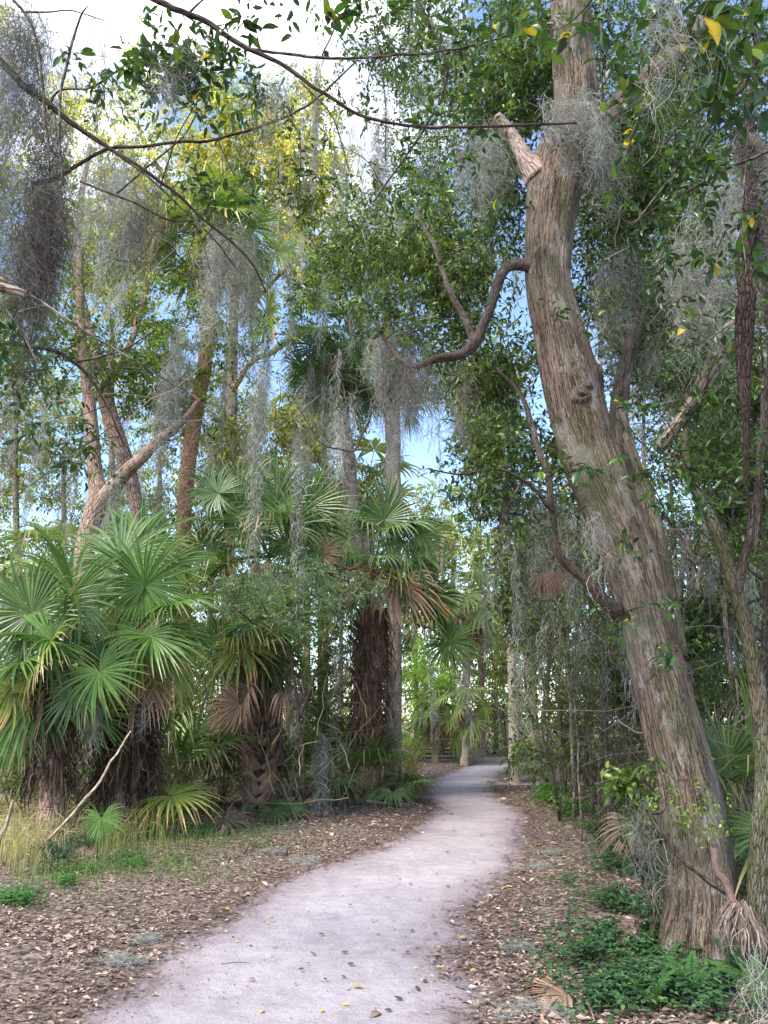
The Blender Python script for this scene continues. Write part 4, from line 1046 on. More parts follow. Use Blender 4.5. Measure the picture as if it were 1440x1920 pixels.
far_palm(960, 38, [(960, 1380, 8), (960, 1330, 8)], 925, 1300, 10, 1.2, ['farlit', 'far'], 5, "small far palm with tan fronds beside the ledged trunk", mat=M_redbark)
# the stub-necked trunk on the right of the path
D = gD(1468); b = ground_base(966, D, 0); pm = empty("palm_tree", b, "pale mottled palm trunk with a ledge near its foot where the side path forks", "palm tree")
G_ = Geo(); P, R = pts([(966, 1474, D, 30), (966, 1464, D, 19), (966, 1450, D, 16), (966, 1430, D, 17)]); tube(G_, P, R, 16, k=6, lump=.05); G_.build("trunk_foot", M_palmbark, pm, smooth=True)
G_ = Geo(); P, R = pts([(965, 1428, D, 12), (965, 1427, D, 24), (965, 1424, D, 25), (964, 1414, D, 22), (963, 1350, D, 19), (961, 1280, D, 17), (957, 1200, D, 16), (954, 1120, D, 15), (950, 1000, D, 14), (948, 900, D, 12)]); tube(G_, P, R, 16, k=5, lump=.05, freq=9)
G_.build("trunk", bark_material("mottled_palm_bark", (.2, .16, .14), (.46, .39, .36), (.6, .53, .49), sx=14, sz=14, bump=.4, lichen=.7), pm, smooth=True)
# brown dead fronds hanging in the thicket
r = empty("dead_fronds", at(1030, 1070, 10), "bunch of tan dead fronds hanging in the thicket left of the oak", "dead fronds")
for i in range(6):
    o = put_frond(r, at(1030, 1060, 10), at(1030 + rng.uniform(-12, 12), 1075, 10 + rng.uniform(-.15, .15)), (rng.uniform(-.12, .12), rng.uniform(-.1, .1), -1), (rng.uniform(-1, 1), -1, .1), .36, 'dead', stalk=False)
r = empty("fan_frond_hanging", at(843, 1205, 17), "dark fan frond hanging over the far bend of the path", "palm frond")
ex(r, at(780, 1170, 17), 17, [(842, 1205, 118, 85, -.3, 'dark', CAMN), (842, 1207, 150, 60, -.3, 'dark', CAMN)])
# dead frond lying on the ground
r = empty("dead_frond", g(445, 1565), "grey brown dead palm frond lying folded at the foot of the booted palm", "palm frond")
put_frond(r, g(400, 1570) + np.array([0, 0, .05]), g(420, 1562) + np.array([0, 0, .10]), (1, -.15, 0.02), (0, -.3, 1), .75, 'dead')
put_frond(r, g(400, 1570) + np.array([0, 0, .05]), g(425, 1572) + np.array([0, 0, .06]), (1, -.5, 0), (0, .3, 1), .6, 'dead', stalk=False)
r = empty("dead_frond", g(60, 1600), "tan dead palm frond lying in the dry grass on the left", "palm frond")
put_frond(r, g(30, 1600) + np.array([0, 0, .1]), g(60, 1600) + np.array([0, 0, .25]), (.6, -.3, .3), (0, -1, .5), .5, 'dead')
r = empty("dead_frond", g(1150, 1640), "tan dead frond drooping to the litter left of the oak's foot", "palm frond")
put_frond(r, g(1235, 1640) + np.array([0, 0, .5]), g(1190, 1640) + np.array([0, -.1, .42]), (-.7, -.2, -.8), (-.5, -1, .4), .5, 'dead')
r = empty("dead_frond", g(990, 1895), "pinkish dead frond strips lying on the litter at the picture's lower edge", "palm frond")
put_frond(r, g(1090, 1880) + np.array([0, 0, .03]), g(1060, 1878) + np.array([0, 0, .03]), (-1, -.25, 0), (0, 0, 1), .5, 'dead')
r = empty("dead_frond", at(1375, 1690, 5.5), "shredded dry palm boot hanging against the oak's right side", "palm frond")
Gb = Geo(); P, R = pts([(1338, 1590, 5.5, 20), (1352, 1640, 5.48, 26), (1372, 1690, 5.45, 22), (1385, 1710, 5.4, 30)]); tube(Gb, P, R * .55, 7, (.16, .105, .085), k=4, lump=.35); Gb.build("stalk", M_fibre, r)
fibres(r, at(1383, 1690, 5.42), at(1390, 1715, 5.4), .05, 200, .2, pal=((.22, .17, .14), (.3, .24, .2), (.15, .11, .09)), out=.4, w=.012, name="shreds")

# ------------------------------------------------------------------ trees on the left
def tree(name, label, group=None, cat="tree", px=0, D=10):
    return empty(name, ground_base(px, D, 0), label, cat, group)
def crown(root, specs, size, nl, Ln, Wd, pal, mat=None, hi=False, name="crown", tw=.006, **kw):
    G_ = Geo()
    for cx, cy, rx, ry, D, dD, n in specs:
        sprays(G_, blob(cx, cy, rx, ry, D, dD, int(n * .82)), size, nl, Ln, Wd, pal, hi=hi, tw=tw, **kw)
    o = G_.build(name, mat or M_leaf, root); o['kind'] = 'stuff'
    return o

t1 = tree("broadleaf_tree", "forked tree with tan bark rising behind the leftmost fan palms", px=165, D=14)
trunk_from_ground(t1, "trunk", 168, 14, [(162, 1180, 14, 38), (153, 1080, 14, 38), (168, 990, 14, 37), (184, 935, 14, 36), (178, 880, 14, 27), (172, 800, 14, 24), (162, 700, 14, 22), (150, 600, 14.2, 17), (150, 450, 14.6, 10)], M_redbark, 14)
limb(t1, "limb", [(180, 955, 14, 32), (205, 922, 13.9, 29), (235, 885, 13.9, 26), (268, 855, 13.9, 22), (305, 820, 14, 19), (345, 785, 14.1, 13), (375, 750, 14.3, 7)], M_redbark, 10)
crown(t1, [(260, 660, 110, 90, 14.5, 1.6, 330), (80, 600, 110, 120, 14, 1.6, 450), (470, 620, 100, 90, 15.5, 1.6, 280), (330, 750, 100, 80, 16, 1.5, 280)], .42, 9, .12, .06, [G2, G4, G1, G5])
t2 = tree("broadleaf_tree", "curving tree with flaking pinkish bark crossing the forked tree", px=262, D=15)
trunk_from_ground(t2, "trunk", 262, 15, [(260, 1050, 15, 26), (252, 940, 15, 27), (238, 870, 15, 30), (214, 800, 14.9, 31), (196, 735, 14.9, 29), (180, 670, 14.8, 26), (163, 610, 14.8, 22), (148, 520, 15, 17), (150, 400, 15.3, 12), (170, 270, 15.6, 8)], M_redbark, 12, lump=.12, freq=14)
limb(t2, "limb", [(196, 735, 14.9, 16), (240, 650, 15, 13), (270, 560, 15.4, 10), (290, 450, 16, 7)], M_redbark, 8)
crown(t2, [(200, 470, 110, 90, 15.5, 1.8, 260), (40, 350, 90, 130, 15, 1.6, 380), (330, 560, 100, 90, 16, 1.6, 240)], .42, 9, .12, .06, [G2, G4, G5, Y3])
# tall trees behind; the first one's leaf colours carry painted sunlight
t3 = tree("broadleaf_tree", "tall tree with a sunlit yellow green crown against the white sky, top left", px=420, D=24)
trunk_from_ground(t3, "trunk", 430, 24, [(430, 1000, 24, 22), (436, 700, 24, 20), (440, 480, 24, 17), (430, 300, 24, 13), (420, 150, 24, 8)], M_bark, 10)
for q in [[(436, 520, 24, 12), (340, 380, 24, 9), (260, 250, 24, 5)], [(438, 480, 24, 12), (520, 360, 24, 9), (590, 230, 24.5, 5)], [(440, 600, 24, 10), (520, 520, 23.5, 7), (620, 420, 23.5, 4)]]:
    limb(t3, "limb", q, M_bark, 7)
limb(t3, "limb", [(438, 730, 23.8, 12), (470, 680, 23.6, 11), (520, 655, 23.5, 9), (560, 620, 23.5, 5)], M_redbark, 8)
crown(t3, [(270, 280, 170, 80, 24, 3, 800), (480, 270, 140, 80, 24, 3, 800), (560, 350, 105, 100, 24, 3, 900), (70, 130, 80, 60, 24, 3, 200), (400, 380, 170, 80, 24, 3, 800), (590, 220, 45, 60, 24, 2, 160), (265, 120, 40, 35, 24, 2, 90), (590, 480, 70, 80, 24, 2, 300), (420, 170, 90, 40, 24, 2, 60), (200, 450, 120, 110, 24, 2, 500)],
      .6, 10, .17, .09, [Y1, Y2, Y3, G5, (.2, .26, .06)], tw=.012)
t4 = tree("broadleaf_tree", "tall green tree filling the gap between the slim palm and the leaning oak", px=737, D=20)
trunk_from_ground(t4, "trunk", 737, 20, [(737, 1000, 20, 18), (736, 700, 20, 16), (715, 450, 20, 14), (705, 300, 20, 10)], M_bark, 10)
crown(t4, [(640, 560, 120, 130, 19, 2, 700), (790, 300, 80, 130, 20, 2, 450), (800, 80, 100, 110, 20, 2, 400), (850, 480, 120, 150, 19, 2, 550), (700, 470, 60, 60, 19, 1.5, 300), (910, 760, 80, 110, 18, 1.6, 500)],
      .5, 9, .14, .07, [G2, G4, G1, (.07, .14, .06)], tw=.01)
# forest behind: individual trees
WHERE = iter(['above the frame\'s left edge palmetto', 'left of the forked tree, at the picture\'s left edge', 'just left of the forked tree\'s trunk', 'between the forked tree and the curving pink tree', 'just left of the sunlit orange palm trunk', 'just right of the sunlit orange palm trunk', 'above the upright dark fans', 'right of the upright dark fans', 'beside the moss covered leaning palm', 'low behind the leftmost fans', 'low behind the big round fans', 'low behind the grey green bush', 'low behind the booted palm\'s right side'] + ['just right of the ledged palm trunk', 'behind the hanging dead fronds', 'left of the oak\'s middle bend', 'behind the oak\'s upper trunk', 'right of the oak above its fork', 'at the oak\'s right side, low down', 'at upper right behind the vine column', 'at the right edge at mid height', 'at the right edge, low down', 'between the oak\'s foot and the mossy trunk', 'behind the oak\'s lower trunk', 'over the bright green clump at the fork', 'right of the oak near the picture\'s top', 'left of the oak\'s broken stub', 'in the upper right corner', 'just left of the ledged palm trunk\'s top'] + ['right above the slim palm\'s shaggy neighbour', 'under the pale sky gap', 'left of the slim palm', 'just right of the slim palm\'s trunk', 'left of the ledged trunk', 'behind the ledged trunk', 'behind the moss covered leaning palm', 'behind the bright green bush', 'over the grey green hanging palm'])
def wood_tree(px, D, label, group, cyc, cr, n, pal, leaf=.13, wpx=14, lean=0, mat=None):
    r = tree("forest_tree", label + " " + next(WHERE), group, px=px, D=D)
    trunk_from_ground(r, "trunk", px, D, [(px + lean * .3, 1250, D, wpx), (px + lean * .6, 1000, D, wpx * .9), (px + lean, max(cyc, 500) if cyc > 400 else 500, D, wpx * .6)], mat or M_bark, 8, k=4)
    specs = []
    for i in range(4):
        specs.append((px + lean + rng.uniform(-.5, .5) * cr, cyc + rng.uniform(-.6, .6) * cr * 1.3, cr * rng.uniform(.5, .8), cr * rng.uniform(.5, .9), D, cr * mpp(cyc, D) * .6, n // 4))
    crown(r, specs, .6, 9, leaf * 1.3, leaf * .68, pal, tw=.012)
W1 = ("slim woodland tree", "trees in the woods behind the fan palms")
W2 = ("dim thicket tree", "trees in the thicket right of the path")
W3 = ("distant pale green tree", "trees beyond the end of the path")
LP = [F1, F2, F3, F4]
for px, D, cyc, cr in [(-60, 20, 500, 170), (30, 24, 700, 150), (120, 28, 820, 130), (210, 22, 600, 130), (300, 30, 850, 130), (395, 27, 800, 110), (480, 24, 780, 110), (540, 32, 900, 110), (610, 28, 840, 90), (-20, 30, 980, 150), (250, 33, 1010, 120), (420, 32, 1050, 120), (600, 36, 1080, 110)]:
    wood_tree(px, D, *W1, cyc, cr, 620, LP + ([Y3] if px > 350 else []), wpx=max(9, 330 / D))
for px, D, cyc, cr in [(1045, 18, 1040, 100), (1080, 15, 1160, 110), (1140, 20, 960, 140), (1200, 16, 640, 140), (1280, 14, 820, 130), (1340, 17, 1050, 140), (1420, 14, 600, 150), (1400, 12, 900, 130), (1460, 13, 1200, 130), (1320, 11, 1200, 110), (1180, 22, 1260, 130), (1060, 30, 1240, 90), (1300, 20, 350, 150), (1100, 19, 380, 110), (1440, 18, 300, 150), (1010, 30, 980, 90)]:
    wood_tree(px, D, *W2, cyc, cr, 800, [G1, G2, G3, (.06, .10, .05), G4], leaf=.10, wpx=max(8, 150 / D), lean=rng.uniform(-70, 70))
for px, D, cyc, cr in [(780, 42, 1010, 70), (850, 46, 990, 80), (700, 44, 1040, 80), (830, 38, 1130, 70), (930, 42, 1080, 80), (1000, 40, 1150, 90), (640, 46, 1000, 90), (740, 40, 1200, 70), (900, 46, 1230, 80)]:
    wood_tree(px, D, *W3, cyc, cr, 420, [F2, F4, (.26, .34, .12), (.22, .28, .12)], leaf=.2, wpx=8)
# bush down the path, its sunlit look put into bright leaf colours
r = tree("bush", "bright yellow green sunlit bush behind the slim palm's foot", cat="bush", px=800, D=31)
trunk_from_ground(r, "trunk", 790, 31, [(792, 1380, 31, 6), (798, 1300, 31, 4)], M_bark, 6, k=3)
crown(r, [(800, 1270, 60, 70, 31, 1.5, 700), (775, 1340, 30, 40, 31, 1.2, 140), (770, 1395, 30, 30, 31, 1.2, 100), (835, 1320, 30, 30, 31, 1, 120)], .35, 10, .11, .06, [(.42, .62, .12), (.5, .68, .18), (.3, .52, .1)], tw=.008)
# grey-green bush across the palms
r = tree("bush", "grey green small leaved bush spreading in front of the palm trunks", cat="bush", px=560, D=12.6)
for q in [[(570, 1500, 12.9, 8), (560, 1350, 12.8, 7), (540, 1220, 12.6, 6), (490, 1130, 12.4, 4)], [(560, 1350, 12.8, 6), (600, 1240, 12.6, 5), (640, 1150, 12.5, 3)], [(540, 1220, 12.6, 4), (440, 1140, 12.3, 3)]]:
    limb(r, "stem", q, M_twig, 6)
crown(r, [(520, 1110, 110, 50, 12.3, .7, 400), (430, 1110, 45, 40, 12.2, .5, 140), (620, 1110, 80, 50, 12.5, .7, 260), (700, 1110, 50, 40, 12.6, .5, 100), (600, 1060, 50, 30, 12.5, .5, 70), (560, 1170, 60, 40, 12.5, .5, 110)], .2, 11, .045, .022, [(.14, .22, .12), (.20, .28, .16), (.08, .14, .07), (.27, .35, .22)], tw=.004)
r = tree("bush", "lighter green bush in the opening between the booted palm and the shaggy palm", cat="bush", px=610, D=18)
limb(r, "stem", [(610, 1450, 18, 7), (605, 1300, 18, 5), (615, 1220, 18, 3)], M_twig, 6)
crown(r, [(615, 1240, 60, 60, 18, 1.2, 260), (600, 1330, 60, 60, 18.5, 1.2, 200), (560, 1270, 50, 50, 19, 1, 120), (580, 1420, 80, 50, 18.5, 1.2, 200)], .25, 10, .06, .03, [G4, G5, (.12, .22, .06), G2], tw=.004)

# far wood that reads as one mass, and undergrowth
Gf = Geo()
def mass(n, x0, x1, y0, y1, D0, D1, size, leaf, pal, nl=9):
    D_ = rng.uniform(D0, D1, n); px = rng.uniform(x0, x1, n); py = rng.uniform(y0, y1, n)
    P = atv(px, py, D_)
    nn = fbm(P * .35, 60, 3); k = nn > .33
    sprays(Gf, P[k], size, nl, leaf, leaf * .5, pal, tw=.012)
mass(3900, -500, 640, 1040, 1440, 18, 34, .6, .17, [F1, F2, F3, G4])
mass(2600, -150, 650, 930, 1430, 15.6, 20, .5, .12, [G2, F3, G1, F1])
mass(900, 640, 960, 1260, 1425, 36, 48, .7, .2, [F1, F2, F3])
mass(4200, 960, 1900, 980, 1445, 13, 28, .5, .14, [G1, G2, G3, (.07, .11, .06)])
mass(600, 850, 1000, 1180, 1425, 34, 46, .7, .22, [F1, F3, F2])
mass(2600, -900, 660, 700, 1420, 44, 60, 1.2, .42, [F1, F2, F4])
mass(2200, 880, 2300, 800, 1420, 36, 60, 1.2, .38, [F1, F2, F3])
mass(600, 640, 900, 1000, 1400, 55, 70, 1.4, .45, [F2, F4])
tag(Gf.build("distant_woods", M_leaf), kind='stuff', label="dense leafy woods closing the view all round", cat="woods")
Gu = Geo()
def under(n, regs, size, leaf, pal, hi=False):
    for (x0, x1, y0, y1, up, m) in regs:
        k = int(n * m); px = rng.uniform(x0, x1, k); py = rng.uniform(y0, y1, k)
        Dg = np.array([gD(v) for v in py]); P = atv(px, py, Dg)
        P[:, 2] = hgt(P[:, 0], P[:, 1]) + rng.uniform(0.02, 1, k) ** 1.5 * up
        k2 = (path_out(P[:, 0], P[:, 1]) > .3) & (fork_out(P[:, 0], P[:, 1]) > .3)
        sprays(Gu, P[k2], size, 8, leaf, leaf * .45, pal, hi=hi, tw=.004)
under(400, [(-100, 420, 1500, 1560, .5, 1.2), (-100, 700, 1450, 1510, 1.5, 4), (420, 780, 1470, 1500, .35, .6)], .22, .06, [G1, G4, G2, (.16, .14, .09), F3])
under(400, [(1075, 1200, 1440, 1475, .9, 1.4), (1110, 1260, 1470, 1600, .45, 1.2), (1380, 1560, 1500, 1800, .6, 1.2), (1000, 1500, 1425, 1450, 1.6, 2.2)], .22, .055, [G1, G3, G2, (.12, .09, .07)])
tag(Gu.build("undergrowth", M_leaf), kind='stuff')

# thin stems in the right-hand thicket
for i, (px, D, tx, ty, w) in enumerate([(1075, 13, 1060, 900, 9), (1110, 12, 1090, 980, 8), (1130, 14, 1140, 900, 10), (1060, 16, 1035, 1000, 8), (1095, 17, 1110, 1000, 9), (1150, 11, 1130, 1050, 9), (1175, 12, 1190, 900, 12), (1025, 19, 1020, 1050, 8), (1000, 20, 1005, 1000, 7), (1120, 10.5, 1160, 1180, 7),
                                         (1400, 9, 1330, 900, 16), (1350, 10, 1380, 800, 12), (1170, 15, 1175, 700, 22), (1420, 8, 1440, 700, 14), (1090, 11, 1040, 1180, 6), (1145, 9.5, 1120, 1200, 6), (1300, 12, 1310, 900, 12), (1385, 13, 1360, 700, 14)]):
    r = empty("sapling", ground_base(px, D, 0), "thin crooked stem in the thicket between the side path and the oak" if px < 1200 else "thin crooked stem in the dark thicket right of the oak", "sapling", "thin stems left of the oak" if px < 1200 else "thin stems right of the oak")
    mid = [(px + (tx - px) * .35 + rng.uniform(-12, 12), 1430 + (ty - 1430) * .35, D, w * .85), (px + (tx - px) * .7 + rng.uniform(-14, 14), 1430 + (ty - 1430) * .7, D + rng.uniform(-.3, .3), w * .6), (tx, ty, D, w * .3)]
    Q = trunk_from_ground(r, "trunk", px, D, [(a_, b_, c_, d_ * .7) for a_, b_, c_, d_ in mid], M_twig if i % 2 else M_bark, 7, w0=w * .75, k=4)
    for _ in range(3):
        s = Q[rng.integers(len(Q) // 3, len(Q) - 2)]; e = s + np.array([rng.uniform(-.8, .8), rng.uniform(-.5, .5), rng.uniform(.1, .9)])
        G_ = Geo(); tube(G_, [s, (s + e) / 2 + rng.normal(0, .08, 3), e], [w * .25 * mpp(1200, D), w * .15 * mpp(1200, D), .002], 5, k=3); G_.build("branch", M_twig, r, smooth=True)
    G_ = Geo(); k = 60; q = Q[rng.integers(len(Q) // 7, len(Q), k)]
    sprays(G_, q + rng.normal(0, .4, (k, 3)), .25, 8, .06, .028, [G1, G2, F3], tw=.004)
    o = G_.build("foliage", M_leaf, r); o['kind'] = 'stuff'

# mossy tree at the right edge
tr = tree("broadleaf_tree", "slender mossy green trunk at the right edge behind the ferns", px=1425, D=5.7)
q1 = trunk_from_ground(tr, "trunk", 1418, 5.7, [(1425, 1600, 5.7, 40), (1434, 1450, 5.7, 36), (1418, 1280, 5.75, 30), (1388, 1130, 5.8, 26), (1345, 1000, 5.9, 23), (1300, 910, 6, 18), (1285, 850, 6.1, 14), (1290, 740, 6.3, 9)], M_mossy, 16, w0=52)
q2 = limb(tr, "limb", [(1385, 1130, 5.8, 18), (1400, 1000, 5.7, 14), (1425, 850, 5.6, 11), (1430, 700, 5.6, 8)], M_twig, 8)
crown(tr, [(1380, 760, 110, 160, 6.3, .8, 260), (1330, 480, 140, 140, 6.6, .9, 260), (1400, 1010, 90, 110, 6.4, .8, 180), (1290, 700, 90, 90, 6.8, .7, 140)], .26, 9, .07, .03, [G1, G3, G2], mat=M_gloss, hi=False, tw=.004)
leafy(tr, [q1, q2], [(1340, 740, 70, 5.2, 26, .085), (1400, 860, 60, 5, 24, .085), (1270, 860, 60, 5.3, 22, .08), (1220, 770, 50, 5.3, 18, .08), (1250, 960, 50, 5.3, 14, .08), (1380, 620, 60, 5, 22, .085), (1300, 620, 60, 5.2, 22, .08), (1190, 890, 45, 5.3, 14, .08), (1350, 930, 50, 5.1, 16, .08)])

# ------------------------------------------------------------------ branches reaching in overhead
def overhang(label, limbs, clusters, group=None, mat=None, rare=.01, twig_r=.0028):
    P0, _ = pts(limbs[0]); r = empty("overhanging_branch", P0[0], label, "branch", group)
    A = [limb(r, "limb" if i == 0 else "twig", q, mat or M_twig, 8 if i == 0 else 6, lump=.16, k=8, freq=20, seed=i) for i, q in enumerate(limbs)]
    leafy(r, A, clusters, rare=rare, twig_r=twig_r)
    return r
overhang("long thin branch sweeping down from the top edge to the oak",
         [[(200, -60, 3.2, 12), (290, 0, 3.3, 12), (350, 28, 3.35, 11), (430, 70, 3.4, 10), (480, 98, 3.4, 9), (540, 128, 3.45, 8), (600, 172, 3.5, 7), (650, 203, 3.55, 6.5), (720, 227, 3.6, 6), (820, 238, 3.7, 5.5), (940, 238, 3.8, 5), (1080, 230, 3.9, 4)],
          [(470, 92, 3.4, 6), (540, 102, 3.42, 5.5), (640, 108, 3.45, 5.5), (720, 107, 3.5, 5), (800, 98, 3.6, 5), (880, 88, 3.7, 4.5), (980, 55, 3.8, 4)], [(350, 28, 3.35, 6), (370, 8, 3.33, 4), (400, -20, 3.3, 4)], [(560, 150, 3.45, 3), (620, 215, 3.5, 3), (655, 320, 3.5, 2)]],
         [(450, 30, 40, 3.4, 12, .075), (480, 10, 50, 3.4, 12, .075), (600, 20, 40, 3.5, 10, .09), (690, 30, 35, 3.6, 8, .09), (420, 90, 40, 3.4, 8, .06), (740, 15, 40, 3.7, 8, .085)])
overhang("thick branch descending from upper left behind the moss beard",
         [[(-60, 60, 3.6, 15), (40, 158, 3.7, 14), (95, 205, 3.75, 11), (150, 240, 3.8, 10), (215, 285, 3.85, 8), (270, 318, 3.9, 7), (330, 365, 4, 6), (400, 425, 4.1, 5), (470, 490, 4.2, 4), (500, 550, 4.3, 3)],
          [(215, 285, 3.85, 5), (300, 350, 3.9, 4), (400, 450, 4, 3), (440, 500, 4.1, 2.5)], [(90, 205, 3.75, 5), (110, 170, 3.7, 4), (170, 162, 3.65, 4), (240, 120, 3.6, 3)]],
         [(300, 120, 60, 3.5, 40, .075), (350, 140, 60, 3.5, 40, .075), (400, 110, 55, 3.5, 34, .07), (330, 90, 60, 3.5, 26, .07), (260, 160, 50, 3.5, 24, .075), (250, 130, 40, 3.6, 12, .055), (370, 190, 40, 3.5, 14, .06), (190, 170, 30, 3.6, 6, .07)])
overhang("slender branch crossing below the white sky with a leafy tuft at its end",
         [[(60, 345, 3.9, 9), (100, 335, 3.9, 8), (140, 312, 3.9, 7), (200, 282, 3.95, 6.5), (280, 272, 4, 6), (380, 264, 4.1, 6), (450, 250, 4.15, 5.5), (540, 215, 4.2, 5), (600, 180, 4.25, 4), (670, 115, 4.3, 3)],
          [(540, 215, 4.2, 4), (562, 260, 4.2, 3), (564, 330, 4.2, 2.5)], [(220, 362, 4, 4), (290, 300, 4, 4), (345, 255, 4, 3.5), (370, 210, 4, 3)], [(150, 340, 3.9, 4), (250, 380, 3.95, 4), (320, 412, 4, 3.5), (390, 412, 4.1, 2.5)]],
         [(500, 180, 50, 4.1, 24, .06), (470, 210, 50, 4.1, 22, .06), (540, 200, 40, 4.2, 16, .06), (585, 340, 45, 4.2, 26, .055), (560, 380, 35, 4.2, 16, .055), (440, 330, 50, 4.2, 24, .06), (370, 350, 50, 4.1, 26, .06), (500, 330, 40, 4.2, 14, .06), (400, 370, 40, 4.1, 12, .06)])
overhang("two dark upright twigs hanging in front of the moss beard at upper left",
         [[(10, -20, 3, 5), (45, 25, 3, 5), (66, 70, 3, 5), (78, 150, 3, 5), (88, 240, 3, 5), (92, 320, 3, 4)], [(165, 10, 3, 2), (150, 35, 3, 4), (128, 110, 3, 5), (112, 190, 3, 5), (110, 260, 3, 5), (118, 345, 3, 5)], [(40, 22, 3, 4), (90, 22, 3, 3.5), (140, 20, 3, 3), (200, 40, 3, 2)]],
         [(130, 100, 20, 3, 4, .06)])
overhang("broken low branch with a sawn end at the left edge", [[(-80, 520, 3.4, 22), (-20, 535, 3.4, 20), (20, 545, 3.4, 17), (48, 554, 3.4, 15)], [(0, 520, 3.4, 5), (100, 580, 3.5, 4), (190, 640, 3.6, 3.5), (290, 700, 3.8, 3), (360, 740, 4, 2.5), (420, 800, 4.1, 2)], [(0, 560, 3.4, 4), (50, 640, 3.5, 3), (80, 700, 3.6, 2)]],
         [(20, 600, 50, 3.6, 18, .06), (60, 640, 50, 3.7, 16, .06), (20, 700, 50, 3.8, 16, .06)], mat=M_bark)
overhang("dark leafed branch hanging over the forked tree at mid left",
         [[(-60, 640, 4.6, 9), (60, 650, 4.8, 8), (140, 680, 5, 7), (190, 740, 5.1, 5), (230, 830, 5.2, 3)], [(140, 680, 5, 5), (220, 660, 5, 4), (290, 620, 5, 3)]],
         [(130, 790, 55, 5, 26, .065), (170, 830, 50, 5.1, 24, .065), (120, 860, 45, 5.1, 20, .06), (190, 640, 50, 5, 22, .065), (240, 670, 40, 5, 18, .06), (110, 720, 45, 4.9, 18, .065), (60, 560, 40, 4.6, 12, .065), (210, 880, 30, 5.2, 8, .06), (30, 740, 45, 4.8, 16, .065), (60, 690, 45, 4.8, 14, .065)])
overhang("leafy branch hanging over the middle of the picture above the slim palm",
         [[(760, -60, 4.5, 7), (800, 40, 4.6, 6), (840, 140, 4.7, 5.5), (790, 250, 4.8, 5), (740, 320, 4.9, 4), (700, 380, 5, 3)], [(700, 40, 4.3, 3), (720, 160, 4.4, 3), (722, 300, 4.5, 2.5)]],
         [(800, 130, 55, 4.6, 22, .075), (860, 60, 60, 4.4, 24, .08), (900, 100, 50, 4.3, 20, .08), (760, 60, 50, 4.5, 14, .075), (690, 230, 40, 4.9, 14, .065), (760, 290, 45, 4.9, 16, .07), (690, 180, 40, 4.8, 10, .065), (820, 220, 45, 4.7, 16, .075), (600, 270, 40, 4.9, 10, .06), (730, 380, 45, 5, 14, .065)])
overhang("near branch with the picture's largest leaves at the upper right corner",
         [[(1520, -40, 2.6, 12), (1460, 30, 2.6, 10), (1420, 110, 2.65, 9), (1385, 170, 2.7, 8), (1340, 190, 2.75, 5), (1290, 220, 2.8, 4), (1230, 290, 2.9, 3)], [(1340, -40, 2.5, 6), (1300, 10, 2.5, 5), (1240, 80, 2.5, 4), (1215, 160, 2.55, 4), (1180, 270, 2.7, 3), (1165, 310, 2.7, 3)], [(1130, -40, 3.1, 4), (1128, 100, 3.1, 4), (1130, 200, 3.15, 3)]],
         [(1290, 80, 55, 2.5, 12, .105), (1370, 70, 55, 2.5, 12, .11), (1330, 130, 50, 2.6, 10, .10), (1180, 50, 45, 2.8, 10, .09), (1230, 40, 40, 2.7, 9, .085), (1140, 130, 40, 3, 10, .085), (1160, 190, 40, 3, 10, .085), (1410, 60, 40, 2.6, 8, .10), (1400, 20, 40, 2.7, 9, .10), (1250, 170, 35, 2.8, 8, .08), (1350, 200, 50, 2.9, 12, .08), (1430, 160, 40, 2.8, 8, .09), (1090, 40, 35, 3.1, 7, .085), (1010, 60, 40, 3.4, 10, .08), (960, 30, 45, 3.5, 10, .085)], rare=.05)
overhang("leafy twigs drooping beside the oak's right flank, upper right",
         [[(1500, 260, 4, 7), (1400, 300, 4, 6), (1320, 340, 4.1, 5), (1250, 380, 4.2, 4), (1180, 420, 4.4, 3)], [(1400, 300, 4, 4), (1390, 420, 4, 3), (1400, 520, 4, 2.5)], [(1190, 420, 4, 3), (1280, 300, 4, 4), (1360, 190, 4, 4)]],
         [(1200, 260, 45, 4, 16, .08), (1260, 300, 50, 4, 18, .08), (1330, 280, 50, 4, 18, .08), (1300, 370, 50, 4.2, 18, .075), (1220, 400, 50, 4.3, 16, .075), (1160, 370, 35, 4.4, 10, .07), (1400, 400, 50, 4.1, 18, .08), (1250, 470, 50, 4.4, 18, .075), (1340, 480, 50, 4.3, 18, .075), (1410, 520, 45, 4.1, 14, .08), (1180, 560, 50, 4.8, 16, .07)], rare=.03)
overhang("leafy twigs at mid height left of the oak, in front of the pale sky gap",
         [[(1040, 960, 5.7, 8), (980, 900, 5.6, 6), (920, 880, 5.5, 5), (860, 890, 5.4, 4), (810, 880, 5.3, 3)], [(980, 900, 5.6, 4), (940, 960, 5.5, 3), (880, 960, 5.4, 2.5)]],
         [(860, 900, 40, 5.4, 22, .065), (900, 870, 40, 5.4, 20, .065), (820, 885, 25, 5.3, 9, .06), (880, 950, 35, 5.4, 16, .06), (930, 930, 40, 5.5, 16, .06), (940, 840, 45, 5.6, 18, .065), (850, 940, 25, 5.4, 7, .055), (980, 960, 40, 5.6, 12, .06)])
overhang("bare curved twig hooked below the drooping palm crown",
         [[(740, 700, 9, 5), (700, 745, 9, 5), (690, 790, 9, 4.5), (670, 835, 9, 4), (650, 845, 9, 4), (600, 828, 9, 3), (570, 780, 9, 3), (545, 740, 9, 2.5)], [(760, 690, 9, 3), (720, 720, 9, 3), (660, 740, 9, 2.5), (640, 770, 9, 2)]], [(640, 760, 20, 9, 4, .05)])

